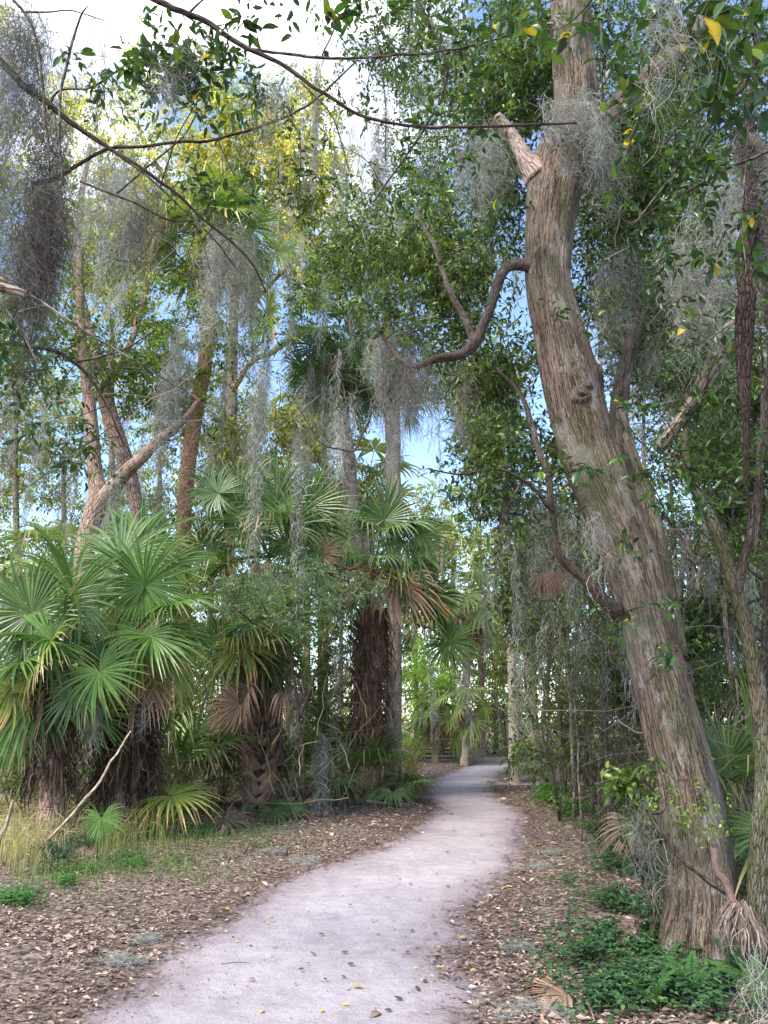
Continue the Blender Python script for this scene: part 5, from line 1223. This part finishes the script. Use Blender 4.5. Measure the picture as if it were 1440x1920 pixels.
# ------------------------------------------------------------------ Spanish moss
def moss(label, specs, group=None, pal=MOSSP, dens=1.0):
    """specs: (px, top py, bottom py, D, width px)"""
    G_ = Geo(); p0 = at(specs[0][0], specs[0][1], specs[0][3])
    for px, y0, y1, D, w in specs:
        m = mpp((y0 + y1) / 2, D); L_ = (y1 - y0) * m * 1.02; n = max(4, int(w / 4)) if D < 8 else max(4, int(w / 4.5))
        tops = at(px, y0, D) + np.stack([rng.normal(0, w * m * .30, n), rng.normal(0, w * m * .3, n), rng.uniform(-.3, .03, n) * L_], -1)
        lens = L_ * rng.uniform(.2, .95, n); lens[0] = L_
        sc = np.clip(D / 5, .8, 3.2)
        dn = dens * (w * m) * 370 / sc
        streamers(G_, tops, lens, w * m * rng.uniform(.10, .24, n), dn, .0029 * sc, pal, seg=8 if D < 8 else 5, fl=.24 * sc ** .3, curl=.5, hug=1.25)
    o = G_.build("spanish_moss", M_moss, origin=tuple(p0))
    return tag(o, label, "moss", group)
moss("grey moss curtain hanging down the upper left corner", [(35, -40, 330, 3.6, 85), (70, 20, 420, 3.7, 60), (10, 150, 470, 3.6, 50)], pal=[(.22, .215, .18), (.16, .155, .13), (.28, .27, .23)], dens=.65)
moss("thick dark tangled moss beard hanging from the upper left branch", [(95, 200, 560, 3.9, 46), (96, 310, 560, 3.85, 62), (86, 400, 640, 3.88, 55), (80, 420, 690, 3.9, 45)], pal=MOSSD, dens=1.7)
moss("dark stringy moss at the left edge beside the tangled beard", [(8, 260, 620, 3.7, 36), (20, 380, 540, 3.7, 30)], pal=MOSSD)
moss("long thin dark moss string at the left edge above the leftmost palm", [(35, 640, 960, 5, 16), (12, 750, 1010, 5, 14)], pal=MOSSD + MOSSP[:1])
moss("pale moss sheet hanging under the crossing slender branch", [(190, 270, 480, 9, 60), (230, 300, 460, 9, 50)], dens=.6)
moss("moss tuft on the descending branch under the crossing twig", [(265, 345, 520, 4.2, 55), (300, 320, 430, 4.2, 40)], pal=MOSSM)
moss("moss tangled into the leafy tuft against the white sky", [(340, 80, 230, 3.4, 45)])
moss("moss tangled in the leaves right of the white sky", [(520, 135, 260, 4, 40), (505, 170, 300, 4.1, 25)])
moss("broad moss veil in front of the sunlit orange trunk palm's crown", [(430, 400, 640, 9, 55), (470, 440, 690, 9, 45), (400, 470, 620, 9.2, 35)])
moss("long straight moss column in front of the tall upright fans", [(492, 640, 1010, 12.5, 30), (486, 680, 940, 12.4, 20)])
moss("long straight moss column right of the upright fans reaching the bush", [(563, 740, 1090, 12.2, 25), (568, 700, 930, 12.3, 18)])
moss("moss column hanging beside the moss covered palm trunk", [(655, 740, 990, 12, 30), (640, 760, 900, 12.2, 22)])
moss("moss column hanging against the forked tree's trunk", [(212, 890, 1110, 12.5, 26), (225, 860, 1040, 12.6, 18)])
moss("moss veil hanging from the limb between forked tree and sunlit orange trunk", [(330, 640, 880, 13.5, 40), (350, 600, 820, 13.5, 34), (300, 700, 860, 13.6, 24)])
moss("tall pale moss column hanging in the gap above the slim palm's crown", [(706, 170, 560, 9.2, 34), (712, 250, 520, 9.3, 26)])
moss("wide moss mass wrapped over the slim palm's crown", [(745, 400, 640, 8.6, 60), (735, 560, 800, 8.7, 60), (765, 640, 800, 8.6, 40), (715, 600, 760, 8.7, 36)])
moss("brown grey moss pad on the oak's low limb", [(775, 655, 770, 5.75, 40), (800, 660, 740, 5.75, 30)], pal=MOSSD + MOSSP[3:])
moss("dark moss tail hanging straight down from the oak's hooked limb", [(870, 655, 760, 5.78, 20), (868, 680, 800, 5.78, 12)], pal=MOSSD)
moss("moss curtain trailing from the low limb toward the sky gap", [(830, 660, 830, 8, 34), (800, 680, 820, 8, 34), (890, 660, 900, 8.2, 22)])
moss("moss hanging from the broken stub's side of the oak", [(900, 240, 420, 6.6, 55), (930, 250, 360, 6.3, 45), (870, 250, 400, 6.8, 34)])
moss("pinkish moss fringe wrapped round the oak's trunk above the stub", [(1070, 190, 330, 5.72, 80), (1050, 180, 260, 5.72, 50), (1125, 240, 420, 5.9, 36), (1110, 220, 340, 5.75, 36)])
moss("moss veil behind the oak's right flank", [(1150, 470, 680, 7.2, 60), (1190, 460, 640, 7.2, 50), (1130, 500, 700, 7.3, 40), (1215, 600, 760, 7.2, 40)])
moss("grey moss veil between the drooping leafy twigs at right", [(1260, 420, 660, 5.6, 55), (1300, 440, 640, 5.6, 50), (1345, 300, 520, 5.4, 55), (1340, 480, 660, 5.5, 45)])
moss("very close pale curly moss in the upper right corner", [(1235, -60, 130, 2.45, 40), (1262, 20, 110, 2.45, 40), (1225, 100, 210, 2.5, 26)], pal=[(.38, .37, .31), (.32, .31, .27)])
moss("moss draped over the twigs left of the oak at mid height", [(950, 880, 1010, 6.6, 60), (1000, 880, 1030, 6.5, 50), (1060, 900, 1060, 6.2, 34), (905, 870, 1000, 7, 30)], pal=MOSSM, dens=.6)
moss("moss beard on the small plant left of the oak's foot", [(1195, 1475, 1600, 5.9, 50), (1205, 1520, 1660, 5.85, 20), (1185, 1500, 1590, 5.9, 26)], pal=MOSSM, dens=.6)
moss("moss beard hanging down the oak's bark at mid height", [(1125, 940, 1080, 5.5, 26), (1110, 950, 1020, 5.5, 20)])
moss("small moss tail among the ferns at the right edge", [(1405, 1745, 1850, 4.4, 30), (1425, 1800, 1900, 4.3, 20)])
moss("thin moss string in front of the big green palm's trunk", [(278, 1290, 1420, 10.2, 10)])
moss("pale moss patch between the two leftmost palms", [(180, 1290, 1380, 10, 34)])
moss("grey moss mass low between the booted palm and the shaggy palm", [(560, 1240, 1420, 13, 30)])
moss("drab moss heap low on the twigs right of the booted palm", [(600, 1370, 1500, 13.5, 40)])
moss("moss column between the grey green bush and the shaggy palm", [(630, 1200, 1350, 15, 26)])
moss("moss curtain beside the hanging tan dead fronds", [(985, 1010, 1200, 11, 40), (1005, 1040, 1200, 11, 34)], pal=MOSSM, dens=.35)
moss("moss curtain over the far bend near the ledged trunk's top", [(935, 1030, 1160, 12, 40), (915, 1010, 1120, 12, 30)], pal=MOSSM, dens=.35)
moss("moss strand pair hanging between dead fronds and the oak", [(1080, 1090, 1250, 10, 30)], pal=MOSSM, dens=.35)
# dark vine-hung column at right edge
r = empty("hanging_vine_trunk", at(1405, 270, 4.6), "dark reddish vine column hanging vertically near the right edge", "vine")
limb(r, "stem", [(1425, -60, 4.6, 12), (1412, 120, 4.6, 14), (1404, 300, 4.6, 22), (1400, 450, 4.6, 30), (1396, 600, 4.6, 34), (1398, 700, 4.6, 24), (1404, 800, 4.6, 14), (1400, 900, 4.6, 7), (1408, 960, 4.6, 3)], bark_material("vine_bark", (.02, .012, .01), (.07, .042, .036), (.13, .09, .08), sx=60, sz=10, bump=1), 12, lump=.3, freq=18)
G_ = Geo(); c = at(1402, 260, 4.6)
streamers(G_, c + rng.normal(0, .03, (10, 3)), rng.uniform(.9, 2.1, 10), np.full(10, .07), 330, .003, MOSSD + MOSSP[3:], seg=5, fl=.09, curl=.7)
f = G_.build("vine_fibres", M_moss, r); f['kind'] = 'stuff'
r = empty("hanging_vine_trunk", at(1440, 700, 5), "second dark vine hanging at the right edge among the leaves", "vine")
limb(r, "stem", [(1450, 500, 5, 8), (1436, 760, 5, 10), (1425, 900, 5, 10), (1418, 1040, 5, 6)], M_twig, 8, lump=.2)

# far moss nobody could count
Gm = Geo()
def mossfield(n, x0, x1, y0, y1, D0, D1, Lr, rad, dens, w, pal=MOSSP, seed=70, th=.34):
    px = rng.uniform(x0, x1, n); py = rng.uniform(y0, y1, n); D_ = rng.uniform(D0, D1, n)
    P = atv(px, py, D_); k = fbm(P * np.array([.5, .5, .3]), seed, 2) > th; P = P[k]
    streamers(Gm, P, rng.uniform(*Lr, len(P)), rad * rng.uniform(.6, 1.6, len(P)), dens, w, pal, seg=3, fl=.24, curl=.35, hug=1.1)
mossfield(210, -50, 640, 250, 900, 16, 24, (1.2, 4.2), .075, 70, .009)
mossfield(200, 850, 1440, 100, 700, 7.5, 14, (.4, 1.6), .08, 110, .006)
mossfield(300, 960, 1440, 880, 1260, 10, 19, (.4, 1.5), .08, 60, .007, MOSSP)
mossfield(130, 540, 860, 0, 800, 11, 20, (.8, 3.4), .08, 75, .008)
mossfield(140, 540, 1000, 1050, 1330, 24, 34, (.8, 2.2), .12, 50, .014)
mossfield(60, 0, 260, 0, 450, 9, 14, (.6, 2), .1, 80, .007)
tag(Gm.build("hanging_moss", M_moss), kind='stuff', label="countless grey moss strands hanging through the woods", cat="moss")

# moss tufts fallen on the ground
for px, py, w, lab in [(235, 1812, .30, "largest pale moss tuft on the litter left of the path"), (277, 1770, .17, "smaller pale moss tuft above the largest one left of the path"), (578, 1618, .45, "flat moss patch on the left verge far from the camera"), (1000, 1632, .5, "flat pale moss patch on the litter right of the path"), (1045, 1905, .36, "white grey moss clump at the picture's lower edge right of the path"), (972, 1785, .22, "small moss wisp on the litter beside a yellow leaf"), (515, 1608, .3, "thin moss wisp on the left verge near the dead frond"), (1035, 1605, .25, "moss wisp just beyond the flat patch right of the path")]:
    p = g(px, py); n = int(900 * w + 150)
    kc = rng.normal(0, 1, (7, 2)) * np.array([w * .3, w * .2]); ki = rng.integers(0, 7, n); P0 = p + np.concatenate([kc[ki] + rng.normal(0, w * .085, (n, 2)), (np.abs(rng.normal(0, .022, n)) + .008)[:, None]], 1)
    a = rng.uniform(0, 6.28, n); d = np.stack([np.cos(a), np.sin(a), rng.normal(0, .3, n)], -1)
    t = np.linspace(0, 1, 5)[None, :, None]; L_ = rng.uniform(.03, .10, n)[:, None, None]
    e = np.cross(d, (0, 0, 1)); P = P0[:, None] + d[:, None] * t * L_ + e[:, None] * (np.sin(t * 4 + a[:, None, None]) * L_ * .3)
    G_ = Geo(); ribbons(G_, P, np.full(n, .0028), pick([(.34, .35, .31), (.28, .3, .26), (.42, .42, .38)], n))
    tag(G_.build("moss_tuft", M_moss, origin=tuple(p)), lab, "moss")

# ------------------------------------------------------------------ low plants
def cover(label, regs, n, leaf, pal, h=.09, name="ground_cover", mat=None):
    G_ = Geo()
    for cx, cy, rx, ry, m in regs:
        k = int(n * m); a = rng.uniform(0, 6.28, k); rr = np.abs(rng.normal(0, .62, k))
        px = cx + np.cos(a) * rr * rx; py = cy + np.sin(a) * rr * ry; py = np.maximum(py, 1440)
        Dg = np.array([gD(v) for v in py]); P = atv(px, py, Dg)
        kk = (path_out(P[:, 0], P[:, 1]) > .1) & (fbm(P * 2.2, 44, 3) > .33); P = P[kk]; k = len(P)
        hh = rng.uniform(.25, 1, k) * h * (.6 + fbm(P * 1.5, 90, 2)); P[:, 2] = hgt(P[:, 0], P[:, 1])
        top = P + np.stack([rng.normal(0, .02, k), rng.normal(0, .02, k), hh], -1)
        ribbons(G_, np.stack([P, (P + top) / 2, top], 1), np.full(k, .003), (.08, .12, .04))
        for j in range(4):
            aa = j * 1.57 + rng.uniform(0, 1.5, k)
            d = np.stack([np.cos(aa), np.sin(aa), rng.normal(.12, .25, k)], -1)
            leafs(G_, top, d, rng.normal(0, .25, (k, 3)) + np.array([0, 0, 1.]), leaf * rng.uniform(.6, 1.3, k), leaf * .6 * rng.uniform(.7, 1.2, k), pick(pal, k, .22), hi=leaf > .03)
    return tag(G_.build(name, mat or M_leaf), kind='stuff', label=label, cat="ground cover")
GC = [(.05, .12, .05), (.07, .155, .055), (.035, .08, .04), (.10, .18, .06), (.05, .10, .06)]
cover("lush green ground cover round the oak's foot", [(1260, 1865, 130, 50, .8), (1370, 1870, 130, 60, 1.1), (1180, 1705, 85, 34, .8), (1150, 1760, 80, 45, .5), (1215, 1780, 50, 40, .4), (1400, 1790, 60, 50, .4), (1100, 1810, 110, 70, .3), (1200, 1650, 70, 22, .35), (1160, 1870, 110, 60, .45)], 900, .046, GC, .12)
cover("bright green clump where the side path forks", [(1040, 1490, 38, 18, 1), (1035, 1505, 34, 14, .7), (1075, 1530, 40, 14, .5)], 1100, .05, [(.06, .17, .03), (.08, .22, .04)], .22)
cover("green patch on the litter right of the path below the thicket", [(1110, 1558, 48, 16, 1), (1190, 1545, 50, 20, .7), (1160, 1600, 60, 16, .5), (1150, 1640, 50, 16, .4)], 800, .038, [(.08, .17, .06), (.06, .13, .05)], .14)
cover("fresh green patch on the left verge", [(28, 1715, 55, 22, 1), (130, 1680, 40, 18, .7), (240, 1640, 60, 22, .6), (170, 1660, 60, 14, .4)], 600, .028, [(.07, .18, .05), (.09, .22, .07), (.06, .14, .04)], .10)
cover("thin weeds scattered over the left verge", [(330, 1630, 140, 40, 1), (200, 1730, 160, 50, .3), (480, 1600, 120, 20, .5)], 350, .022, [(.08, .14, .05), (.1, .16, .05)], .06)
cover("thin weeds scattered over the litter right of the path", [(1060, 1660, 90, 60, .6), (1010, 1500, 80, 14, .8), (1060, 1850, 80, 60, .4)], 300, .028, [(.06, .13, .05), (.09, .16, .05)], .07)

def grass(label, regs, n, hgt_, pal, w=.007):
    G_ = Geo()
    for cx, cy, rx, ry, m in regs:
        k = int(n * m); px = cx + rng.normal(0, rx * .5, k); py = cy + rng.normal(0, ry * .5, k); py = np.maximum(py, 1440)
        P = atv(px, py, np.array([gD(v) for v in py])); P[:, 2] = hgt(P[:, 0], P[:, 1])
        kk = path_out(P[:, 0], P[:, 1]) > .1; P = P[kk]; k = len(P)
        a = rng.uniform(0, 6.28, k); o = np.stack([np.cos(a), np.sin(a), 0 * a], -1)
        H = hgt_ * rng.uniform(.4, 1.2, k); t = np.linspace(0, 1, 5)
        Q = P[:, None] + np.array([0, 0, 1.]) * (H[:, None] * np.sin(t * 1.75)[None])[..., None] + o[:, None] * (H[:, None] * (t ** 2)[None] * rng.uniform(.2, 1.1, (k, 1)))[..., None]
        ribbons(G_, Q, w * rng.uniform(.6, 1.3, k), pick(pal, k))
    return tag(G_.build("grass", M_leaf), kind='stuff', label=label, cat="grass")
grass("dry tan grass at the left edge of the verge", [(30, 1620, 90, 40, 1.2), (90, 1590, 60, 20, .5), (0, 1560, 50, 20, .4)], 500, .42, [(.55, .45, .26), (.45, .36, .22), (.36, .33, .16), (.2, .25, .1)])
grass("thin green grass creeping over the left verge", [(300, 1640, 160, 40, 1), (120, 1660, 100, 40, 1), (480, 1580, 120, 20, .7), (380, 1600, 80, 20, .5)], 500, .16, [(.14, .24, .06), (.2, .26, .09), (.1, .18, .05)], w=.005)
grass("green and tan grass clump right of the lone round frond", [(270, 1590, 60, 30, 1), (300, 1550, 30, 20, .5), (210, 1610, 40, 20, .4)], 300, .4, [(.16, .24, .06), (.25, .26, .09), (.3, .26, .12), (.1, .17, .05)])
grass("tan grass beside the far end of the path", [(915, 1428, 16, 3, 1), (770, 1470, 14, 16, .5), (905, 1425, 20, 3, .6)], 260, 1.0, [(.45, .37, .18), (.38, .34, .16), (.3, .3, .12)], w=.025)

def fern_frond():
    G_ = Geo(); n = 26; s = np.linspace(.06, 1, n)
    P = np.stack([0 * s, s, .22 * np.sin(s * 2.4) - .1 * s ** 2], -1)
    ribbons(G_, P[None], np.array([.012]), (.09, .14, .04))
    w = .16 * np.sin(np.clip(s * 1.1, 0, 1) * 3.0) ** .6 + .01
    for sg in (-1, 1):
        D_ = np.tile(np.array([sg * 1.0, .25, -.12]), (n, 1)) + rng.normal(0, .06, (n, 3))
        leafs(G_, P, D_, np.tile(np.array([0, 0, 1.]), (n, 1)), w, np.full(n, .036), pick([(.055, .14, .035), (.075, .18, .045)], n, .1), hi=True)
    return G_.mesh("frond", M_leaf)
FF = [fern_frond() for _ in range(3)]
for px, py, nf, R_, lab in [(1330, 1800, 7, .42, "sword fern with an upright frond against the oak's foot"), (1390, 1830, 8, .42, "sword fern at the right edge below the shredded boot"), (1300, 1890, 7, .36, "sword fern in the ground cover at the lower right"), (1420, 1900, 7, .4, "sword fern cut by the lower right corner"), (1225, 1905, 5, .3, "low sword fern at the bottom edge left of the others"), (1370, 1770, 5, .38, "sword fern standing between the oak and the mossy trunk"), (1250, 1830, 5, .28, "small sword fern in front of the oak's foot")]:
    p = g(px, py); r = empty("fern", p, lab, "fern")
    for i in range(nf):
        a = i * 2.4 + rng.uniform(-.3, .3); e = rng.uniform(.3, 1.5)
        d = np.array([math.cos(a), math.sin(a), e]); child("frond", FF[i % 3], r, mat4(p, d, (-math.cos(a) * e, -math.sin(a) * e, 1), R_ * .8 * rng.uniform(.7, 1.1)))

def shrub(px, py, label, specs, pal, leaf, size=.14, n_st=5, name="bush", cat="bush", mat=None, moss_=False):
    p = g(px, py); r = empty(name, p, label, cat)
    for i in range(n_st):
        cx, cy, rx, ry, D, dD, n = specs[i % len(specs)]
        e = at(cx, cy, D) + rng.normal(0, .5, 3) * np.array([rx, 0, ry]) * mpp(cy, D)
        G_ = Geo(); tube(G_, [p, (p + e) / 2 + rng.normal(0, .03, 3), e], [.008, .006, .002], 5, k=4); G_.build("stem", M_twig, r, smooth=True)
    crown(r, specs, size, 8, leaf, leaf * .5, pal, name="foliage", tw=.003, hi=leaf > .03, mat=mat)
D = gD(1650); shrub(130, 1650, "round grey green bush in the dry grass on the left", [(135, 1600, 45, 36, D, .3, 150), (105, 1620, 25, 25, D, .2, 50)], [(.05, .1, .055), (.075, .13, .075), (.04, .08, .04)], .035)
D = gD(1560); shrub(20, 1560, "leafy plant at the left edge beside the palm trunks", [(10, 1450, 35, 60, D, .4, 130)], [G2, G4, (.05, .12, .06)], .045)
D = 6.2; shrub(1210, 1690, "broad leaved young plant with moss on it left of the oak's foot", [(1200, 1450, 45, 35, D, .25, 26), (1170, 1500, 40, 30, D, .25, 22), (1220, 1560, 30, 30, D, .2, 16)], [G2, G4, G1], .09, size=.2, mat=M_gloss)
D = gD(1790); shrub(1215, 1790, "tall thin weed in front of the oak's left side", [(1235, 1680, 50, 60, D, .15, 16), (1180, 1660, 30, 40, D, .15, 10)], [(.05, .12, .07), (.07, .14, .07)], .05)
D = gD(1575); shrub(380, 1575, "small bright leaved weed at the foot of the dead frond", [(370, 1560, 26, 22, D, .2, 34)], [G5, (.12, .24, .05)], .05)
D = gD(1525); shrub(1150, 1530, "twiggy brown and green brush heap beside the litter, left of the oak", [(1150, 1450, 60, 40, D, .8, 170), (1200, 1430, 50, 50, D, .6, 120)], [(.16, .11, .09), (.1, .07, .06), G1, G2, (.2, .15, .13)], .045, size=.2, n_st=16)
for px, cyc, rx, ry, D_, n, pal, lab in [
        (1055, 1330, 48, 90, 18.5, 380, [F3, G2, F1], "tall leafy shrub just right of the ledged palm trunk"),
        (1080, 1340, 50, 100, 14, 420, [G2, F3, G1], "tall shrub behind the bright green clump at the fork"),
        (1140, 1300, 55, 110, 12, 380, [G1, G2, G3, (.2, .16, .13)], "sparse dull shrub left of the oak at shoulder height"),
        (1180, 1200, 60, 90, 10.5, 300, [G1, G3, G2], "dark shrub tucked behind the oak's left edge"),
        (1370, 1330, 55, 110, 9, 300, [G1, G3, G2], "dark shrub between the oak and the mossy trunk"),
        (1430, 1250, 50, 130, 8.5, 280, [G3, G1, (.05, .1, .05)], "dark shrub at the right edge behind the mossy trunk"),
        (1050, 1180, 70, 90, 13, 380, [G2, G1, F3], "shrub crown under the hanging dead fronds"),
        (955, 1220, 40, 90, 27, 380, [F1, F3, F2], "pale leafy shrub beyond the ledged palm trunk"),
        (345, 1290, 60, 90, 14.5, 320, [G2, G4, F3], "leafy shrub filling the gap right of the big green palm"),
        (600, 1320, 60, 100, 17, 340, [G4, F3, G2], "shrub between the booted palm and the shaggy palm, further back"),
        (560, 1420, 50, 60, 15.2, 240, [G2, G1, F3], "low dark shrub just right of the booted palm"),
        (30, 1340, 70, 100, 13, 320, [G2, G1, F3], "shrub closing the left edge behind the leftmost palm"),
        (165, 1260, 60, 100, 14, 300, [F3, G4, G2], "shrub showing between the two left palms"),
        (415, 1390, 50, 80, 15.2, 260, [G1, G2, F3], "dark shrub just left of the booted palm"),
        (645, 1430, 40, 50, 18.2, 200, [G2, G4], "low shrub at the left of the shaggy palm's foot"),
        (300, 1430, 60, 50, 12.8, 240, [G2, G1, (.16, .14, .07)], "low dull shrub behind the yellow tipped frond"),
        (1230, 1330, 30, 90, 11, 160, [G1, G3], "dark shrub glimpsed behind the oak's lower trunk")]:
    b = ground_base(px, D_, 0); r = empty("bush", b, lab, "bush")
    for k_ in range(4):
        e = at(px + rng.uniform(-.7, .7) * rx, cyc - ry * rng.uniform(0, .7), D_)
        G_ = Geo(); tube(G_, [b, (b + e) / 2 + rng.normal(0, .12, 3), e], [.018, .012, .004], 5, k=4); G_.build("stem", M_twig, r, smooth=True)
    crown(r, [(px, cyc, rx, ry, D_, .7, n)], .26, 8, .065 if D_ < 20 else .12, .03 if D_ < 20 else .06, pal, name="foliage", tw=.004)
# tangled bare twigs in both thickets
Gt = Geo()
def tangle(n, x0, x1, y0, y1, D0, D1, L0, L1, w, pal):
    P = atv(rng.uniform(x0, x1, n), rng.uniform(y0, y1, n), rng.uniform(D0, D1, n))
    d = norm(rng.normal(size=(n, 3)) * np.array([1, .6, .9]) + np.array([0, 0, .5])); t = np.linspace(0, 1, 6)
    L_ = rng.uniform(L0, L1, n)
    Q = P[:, None] + d[:, None] * (t[None] * L_[:, None])[..., None] + np.cumsum(rng.normal(0, .035, (n, 6, 3)), 1) * L_[:, None, None]
    ok = (path_out(Q[..., 0], Q[..., 1]) > .25).all(1) & (Q[..., 2] > .05).all(1); Q = Q[ok]; n = len(Q)
    ribbons(Gt, Q, w * rng.uniform(.5, 1.6, n), pick(pal, n))
TW = [(.10, .08, .07), (.16, .13, .11), (.06, .05, .04), (.15, .12, .10)]
tangle(520, 960, 1440, 700, 1500, 6.8, 14, .4, 1.8, .012, TW)
tangle(170, 1150, 1440, 1250, 1600, 6.6, 9, .3, .9, .006, TW[:3])
tangle(300, -50, 700, 1250, 1540, 10.5, 16, .4, 1.4, .012, TW + [(.2, .2, .08)])
tangle(200, 0, 700, 300, 900, 7, 16, .6, 2.0, .012, TW)
tag(Gt.build("tangled_twigs", M_litter), kind='stuff')
# leaning pale cane and palm debris on the left
r = empty("leaning_cane", g(75, 1600), "long pale dead cane leaning to the right over the dry grass", "cane")
limb(r, "cane", [(90, 1577, 9.0, 5.5), (140, 1520, 9.0, 5.5), (190, 1460, 9.1, 5), (214, 1420, 9.2, 4), (245, 1370, 9.3, 3)], bark_material("pale_cane", (.2, .15, .1), (.36, .29, .2), (.46, .38, .27), sx=20, sz=9, bump=.2), 7, lump=.03)
r = empty("leaning_cane", g(5, 1600), "short pale cane stub at the left edge", "cane")
limb(r, "cane", [(-5, 1590, 8.8, 8), (12, 1540, 8.8, 7), (24, 1500, 8.8, 5)], bpy.data.materials["pale_cane"], 7)
r = empty("dead_stick", g(0, 1735), "pale dead stick entering at the left edge beside the green patch", "stick")
limb(r, "stick", [(-40, 1757, gD(1745) , 7), (0, 1745, gD(1745), 7), (26, 1733, gD(1740), 5)], bpy.data.materials["pale_cane"], 6)
for px, py, a, L_, lab in [(455, 1615, 70, .22, "short dark upright stick stub on the left verge"), (1150, 1850, -40, .35, "dark broken stick in the ground cover right of the path"), (415, 1812, 5, .2, "thin dark twig lying at the left edge of the path"), (535, 1610, 80, .16, "pale pointed wood chip standing on the left verge")]:
    p = g(px, py); a = math.radians(a); G_ = Geo()
    tr_ = .011 if L_ != .2 else .003
    tube(G_, [p + np.array([0, 0, .015]), p + np.array([math.cos(a) * L_ * .5, .02, max(.02, math.sin(a) * L_ * .3)]), p + np.array([math.cos(a) * L_, 0, max(.02, math.sin(a) * L_ * .7)])], [tr_, tr_ * .8, tr_ * .4], 6, k=4, lump=.1)
    tag(G_.build("stick", M_twig, origin=tuple(p), smooth=True), lab, "stick")

# ------------------------------------------------------------------ wooden rail fence at the far bend
D = 31.8; m = mpp(1410, D)
fb = ground_base(820, D, 0); r = empty("wooden_fence", fb, "low weathered wooden rail fence at the far bend of the path", "fence")
H_ = .62; x0 = at(786, 1410, D)[0]; x1 = at(853, 1410, D)[0]; z0 = fb[2]
for x in (x0, (x0 + x1) / 2, x1):
    G_ = Geo(); boxg(G_, (x, D, z0 + H_ / 2 - .05), (.10, .10, H_ + .08), (.2, .15, .1)); G_.build("post", M_wood, r)
for k_ in range(4):
    G_ = Geo(); boxg(G_, ((x0 + x1) / 2, D - .068, z0 + .12 + k_ * .145), (x1 - x0 - .02, .03, .085), (.2, .15, .1)); G_.build("rail", M_wood, r)
G_ = Geo(); boxg(G_, ((x0 + x1) / 2, D, z0 + H_ + .012), (x1 - x0 + .16, .17, .04), (.2, .15, .1)); G_.build("cap_rail", M_wood, r)
